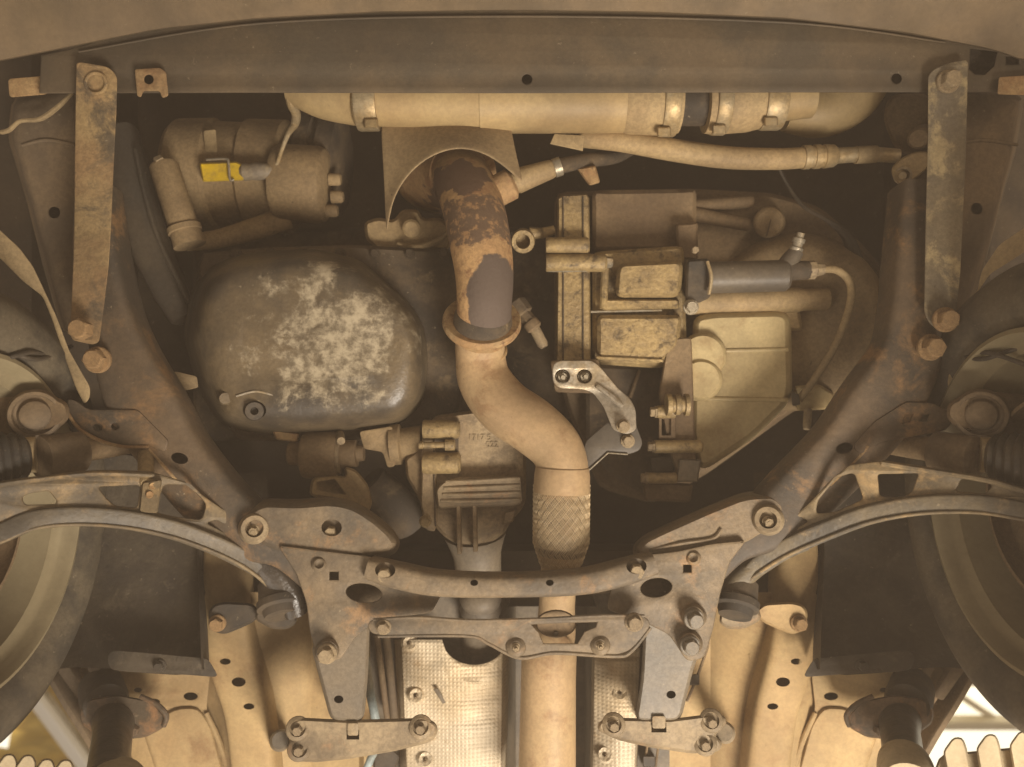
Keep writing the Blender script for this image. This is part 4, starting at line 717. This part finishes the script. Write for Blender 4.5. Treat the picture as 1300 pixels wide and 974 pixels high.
for side, X in ((-1, lambda x: x), (1, lambda x: 1290 - x)):
    t = thing('drive_axle', 'brown axle shaft with black rubber boot behind the control arm on the ' + ('rusty strap side' if side < 0 else 'grey strap side'), 'axle', X(90), 575, 1.15, axg)
    part('joint', G().lathe((X(48), 582, .99), (X(104), 573, 1.04), [(0, 20), (.05, 28), (.5, 28), (.95, 27), (1, 18)], 30), m_rail, t)
    part('shaft', G().sweep([(X(98), 572, 1.04, 16), (X(140), 566, 1.08, 15), (X(190), 560, 1.13, 12), (X(250), 556, 1.2, 11)], n=18), m_gbrown, t)
    part('clamp', G().lathe((X(32), 578, .98), (X(46), 577, .985), [(0, 18), (0, 23), (1, 23), (1, 18)], 28), m_clamp, t)
    prof = [(0, 40)] + [(i / 12, (26 + 16 * (1 - i / 12)) + (4 if i % 2 else -2)) for i in range(13)]
    part('boot', G().lathe((X(-40), 588, .93), (X(34), 580, .975), prof, 30), m_black, t)
    k = thing('steering_knuckle', 'brown cast knuckle with round boss above the axle on the ' + ('rusty strap side' if side < 0 else 'grey strap side'), 'knuckle', X(45), 525, 1.0, 'steering knuckles')
    part('casting', G().loft([(X(a), b) for a, b in ((-60, 500), (0, 500), (50, 496), (86, 510), (90, 530), (70, 548), (30, 556), (-60, 556))], [(0, 1.08), (0, 1.01), (5, 1.0)], r=16), m_gbrown, k)
    part('boss', G().lathe((X(45), 526, 1.01), (X(44), 528, .975), [(0, 32), (.45, 31), (.6, 29), (.62, 25), (.4, 23), (.4, 20), (.6, 17), (.7, 10), (.72, 1)], 36), m_rail, k)
    c = thing('sensor_cable', 'dark thin sensor cables in the wheel arch on the ' + ('rusty strap side' if side < 0 else 'grey strap side'), 'cable', X(40), 450, 1.18, 'sensor cables')
    part('cable', G().sweep([(X(-40), 430, .93, 3), (X(10), 446, .96, 3), (X(50), 456, 1.0, 3), (X(90), 440, 1.1, 3)], n=8), m_black, c)
    part('cable', G().sweep([(X(-30), 470, .93, 3), (X(20), 452, .96, 3), (X(48), 448, 1.0, 3), (X(90), 462, 1.1, 3)], n=8), m_black, c)
    # wheel: real disc standing in the arch, hub lower than the subframe because the car hangs on a lift
    yh, dh = (.166 if side < 0 else .138), .907; x0 = -.622 if side < 0 else .602; s = side
    wt = bpy.data.objects.new('wheel', None); sc.collection.objects.link(wt); wt.location = (x0, yh, CZ + dh)
    wt['label'] = 'steel road wheel with black tyre and dusty inner rim, ' + ('rusty strap side' if side < 0 else 'grey strap side') + ' of the car'; wt['category'] = 'wheel'; wt['group'] = 'road wheels'
    def rev(prof, m, nm, n=96, tread=False):
        g = G(); rings = []
        for j in range(n):
            a = 2 * math.pi * j / n; rings.append([Vector((x0 + s * ax, yh + r * math.sin(a), CZ + dh + r * math.cos(a))) for ax, r in prof])
        rings.append(rings[0]); g.rings(rings, False, False, closed=False); return part(nm, g, m, wt)
    rev([(.02, .205), (.004, .207), (-.004, .215), (-.012, .235), (-.012, .255), (-.002, .272), (.008, .280), (.016, .286), (.03, .290), (.06, .292), (.1, .293), (.14, .292), (.17, .288), (.19, .275), (.2, .25), (.19, .21)], m_tyre, 'tyre')
    rim = rev([(.03, .205), (.006, .206), (-.004, .204), (-.006, .198), (.002, .193), (.012, .191), (.018, .186), (.022, .178), (.05, .172), (.09, .165), (.13, .16), (.15, .10), (.15, .0)], m_rim, 'rim')
    rev([(.03, .12), (.03, .125), (.05, .13), (.06, .13), (.06, .03)], m_gbrown, 'brake_disc')
    for q in (.291,):
        for kx in (.045, .085, .125): pass

# ================================================================== tunnel: shaft, foil shields, pipes
ps = thing('propeller_shaft', 'grey propeller shaft with rubber gaiter leaving the gear case above the crossmember', 'drive shaft', 610, 750, 1.22)
part('shaft', G().sweep([(608, 715, 1.24, 27), (610, 780, 1.26, 24), (608, 840, 1.32, 24), (606, 900, 1.38, 24)], n=26), m_leg, ps)
part('gaiter', G().lathe((610, 748, 1.22), (610, 790, 1.24), [(0, 20), (.1, 25), (.3, 27), (.45, 24), (.6, 27), (.75, 24), (1, 25)], 28), m_tunnel, ps)
def foil(edge_l, edge_r, y0f, y1, dl, dr, lab, screws, cutouts=()):
    t = thing('foil_heat_shield', lab, 'heat shield', (edge_l[0] + edge_r[0]) / 2, 920, 1.22, 'tunnel heat shields')
    nx, ny = 34, 50; g = G(); rows = []
    for j in range(ny + 1):
        row = []
        for i in range(nx + 1):
            u, v = i / nx, j / ny; xl = edge_l[0] + (edge_l[1] - edge_l[0]) * v; xr = edge_r[0] + (edge_r[1] - edge_r[0]) * v
            x = xl + (xr - xl) * u; ys = y0f(x); y = ys + (y1 - ys) * v
            bow = -.012 * math.sin(math.pi * u); crinkle = .004 * noise.noise(Vector((x * .03, y * .05, 2))) * max(.25, 1 - v * 1.6) + .0022 * noise.noise(Vector((x * .012, y * .16, 5))) * max(0, 1 - v * 1.8)
            edge = .03 * max(0, abs(u - .5) - .44) / .06
            row.append((x, y, dl + (dr - dl) * u + bow + crinkle * 1.6 + edge))
        rows.append(row)
    o = part('foil', sheet(rows), m_foil, t); md = o.modifiers.new('thickness', 'SOLIDIFY'); md.thickness = .001
    for x, y, d in screws:
        part('washer', G().lathe((x, y, d + .004), (x, y, d - .004), [(0, 11), (.5, 11), (1, 8), (.7, 3), (.7, 1)], 22), m_foil, t); bolt(t, x, y + 1, d - .001, 4, m_rear, 'stud', name='stud')
    return t
def topL_(x): return 812 + (32 * math.sqrt(max(0, 1 - ((x - 602) / 40) ** 2)))
tl = foil((502, 516), (646, 640), topL_, 1120, 1.232, 1.235, 'wide crinkled embossed foil heat shield beside the blue pipe', [(528, 883, 1.222), (540, 964, 1.222), (520, 816, 1.228)])
part('torn_flap', plate_mesh('torn_flap', [(550, 875), (556, 874), (566, 892), (562, 894)], 1.212, .002), m_tunnel, tl)
foil((752, 748), (816, 800), lambda x: 822, 1120, 1.24, 1.22, 'narrow embossed foil heat shield between the rear exhaust pipe and a subframe leg', [(787, 879, 1.22), (768, 958, 1.22)])
part('side_wall', sheet([[(756, y, 1.25), (748, y, 1.30), (742, y, 1.40)] for y in (810, 900, 1120)]), m_tunnel, bpy.data.objects['foil_heat_shield.001'])
bp_ = thing('brake_pipe', 'pale blue plastic coated pipe running beside the wide foil heat shield', 'pipe', 475, 870, 1.2)
part('pipe', G().sweep([(458, 815, 1.2, 5), (464, 840, 1.2, 5.5), (470, 880, 1.2, 5.5), (477, 915, 1.2, 5.5), (478, 945, 1.21, 5), (470, 965, 1.2, 5), (462, 985, 1.2, 5)], n=14), m_blue, bp_)
part('clip', G().loft([(474, 956), (496, 948), (508, 960), (500, 980), (474, 980)], [(0, 1.26), (0, 1.22), (2, 1.216)], r=4), m_black, bp_)
fp = thing('fuel_pipe', 'brown steel pipe pair clipped beside the blue pipe', 'pipe', 490, 860, 1.25)
part('pipe', G().sweep([(478, 806, 1.25, 4), (484, 850, 1.25, 4), (492, 915, 1.25, 4)], n=12), m_gbrown, fp)
part('pipe', G().sweep([(490, 806, 1.25, 5), (496, 860, 1.25, 5), (502, 925, 1.25, 5)], n=12), m_rail, fp)
bk = thing('pipe_clip', 'black plastic pipe clip on a thin wire beside a grey subframe leg', 'clip', 878, 862, 1.24)
part('clip', G().loft(rect(872, 856, 888, 870), [(0, 1.275), (0, 1.235), (1, 1.232)], r=2), m_black, bk)
part('wire', G().sweep([(896, 810, 1.25, 1.8), (899, 818, 1.25, 1.8), (892, 840, 1.25, 1.8), (884, 862, 1.25, 1.8), (872, 890, 1.255, 1.8)], n=8), m_gbrown, bk)
bk2 = thing('pipe_clip', 'black plastic pipe clip with two wires behind a floor bracket', 'clip', 824, 966, 1.23)
part('clip', G().loft(rect(816, 960, 832, 974), [(0, 1.275), (0, 1.235), (1, 1.232)], r=2), m_black, bk2)
for x in (818, 832): part('wire', G().sweep([(x + 6, 930, 1.24, 1.6), (x, 975, 1.24, 1.6), (x - 6, 1020, 1.24, 1.6)], n=8), m_gbrown, bk2)

# ================================================================== lift arms under the sills
for X, lab in ((lambda x: x, 'dark brown lift pad and post under the sill beside the wooden roof board'), (lambda x: 1286 - x, 'dark brown lift pad and post with beige ribbed arm below the bright roof panels')):
    left = X(0) == 0
    t = thing('lift_arm', lab, 'lift arm', X(140), 960, 1.0, 'lift arms')
    part('rubber_block', G().lathe((X(128), 872, 1.26), (X(134), 894, 1.20), [(0, 26), (.8, 27), (1, 24)], 28), m_black, t)
    part('pad_plate', G().loft([(X(a), b) for a, b in ((100, 902), (112, 888), (150, 882), (192, 890), (212, 912), (208, 924), (186, 936), (150, 940), (118, 930), (102, 918))], [(0, 1.215), (0, 1.19), (2, 1.186)], r=6), m_lift, t)
    part('pad_lip', G().sweep([(X(178), 884, 1.185, 3), (X(198), 894, 1.183, 3.5), (X(211), 908, 1.183, 3.5), (X(208), 922, 1.185, 3)], n=10), m_lift, t)
    part('post', G().lathe((X(145), 915, 1.195), (X(136), 990, .98), [(0, 26), (.1, 24), (.2, 22.5), (1, 21)], 30), m_post, t)
    bolt(t, X(172), 926, 1.186, 8, m_lift, 'plain')
    if left:
        part('collar', G().lathe((145, 1004, .99), (143, 1020, .93), [(0, 30), (0, 40), (.8, 40), (1, 36)], 32), m_pad, t)
        ribs = [(-14 + i * 24, 960 + i * 3 + (i % 2) * 2) for i in range(5)]
    else:
        part('collar', G().lathe((1148, 968, 1.0), (1154, 1000, .95), [(0, 24), (0, 31), (.25, 33), (.8, 34), (1, 31)], 36), m_pad, t)
        ribs = [(1214 + i * 42, 944 - i * 4) for i in range(4)]
    part('arm_body', G().loft([(ribs[0][0] - 20, ribs[0][1] + 14), (ribs[-1][0] + 20, ribs[-1][1] + 10), (ribs[-1][0] + 40, 1060), (ribs[0][0] - 60, 1060)], [(0, 1.05), (0, .96), (3, .95)], r=6), m_pad, t)
    for x, y in ribs:
        q = 1 if not left else -1
        part('rib', G().loft([(x - 17, y + 10), (x - 4, y - 8), (x + 8, y - 8), (x + 13, y + 4), (x + 13 + q * 22, 1060), (x - 12 + q * 14, 1060)], [(0, .99), (0, .935), (2.5, .925)], r=5), m_pad, t)

# ================================================================== added haze volume: imitates a lens veil that lifts the dark recesses
hz = bpy.data.materials.new('lens_veil'); hz.use_nodes = True; nt = hz.node_tree; nt.nodes.remove(nt.nodes['Principled BSDF'])
pv = nt.nodes.new('ShaderNodeVolumePrincipled'); pv.inputs['Color'].default_value = (1.0, .80, .61, 1); pv.inputs['Density'].default_value = .048
nt.links.new(pv.outputs[0], nt.nodes['Material Output'].inputs['Volume'])
g = G(); lo_, hi_ = (-2.4, -2.2, -.05), (2.4, 2.6, CZ + 1.75)
g.rings([[Vector((x, y, z)) for x, y in ((lo_[0], lo_[1]), (hi_[0], lo_[1]), (hi_[0], hi_[1]), (lo_[0], hi_[1]))] for z in (lo_[2], hi_[2])])
me = g.mesh('haze'); me.materials.append(hz); ho = bpy.data.objects.new('haze', me); sc.collection.objects.link(ho); ho['kind'] = 'stuff'
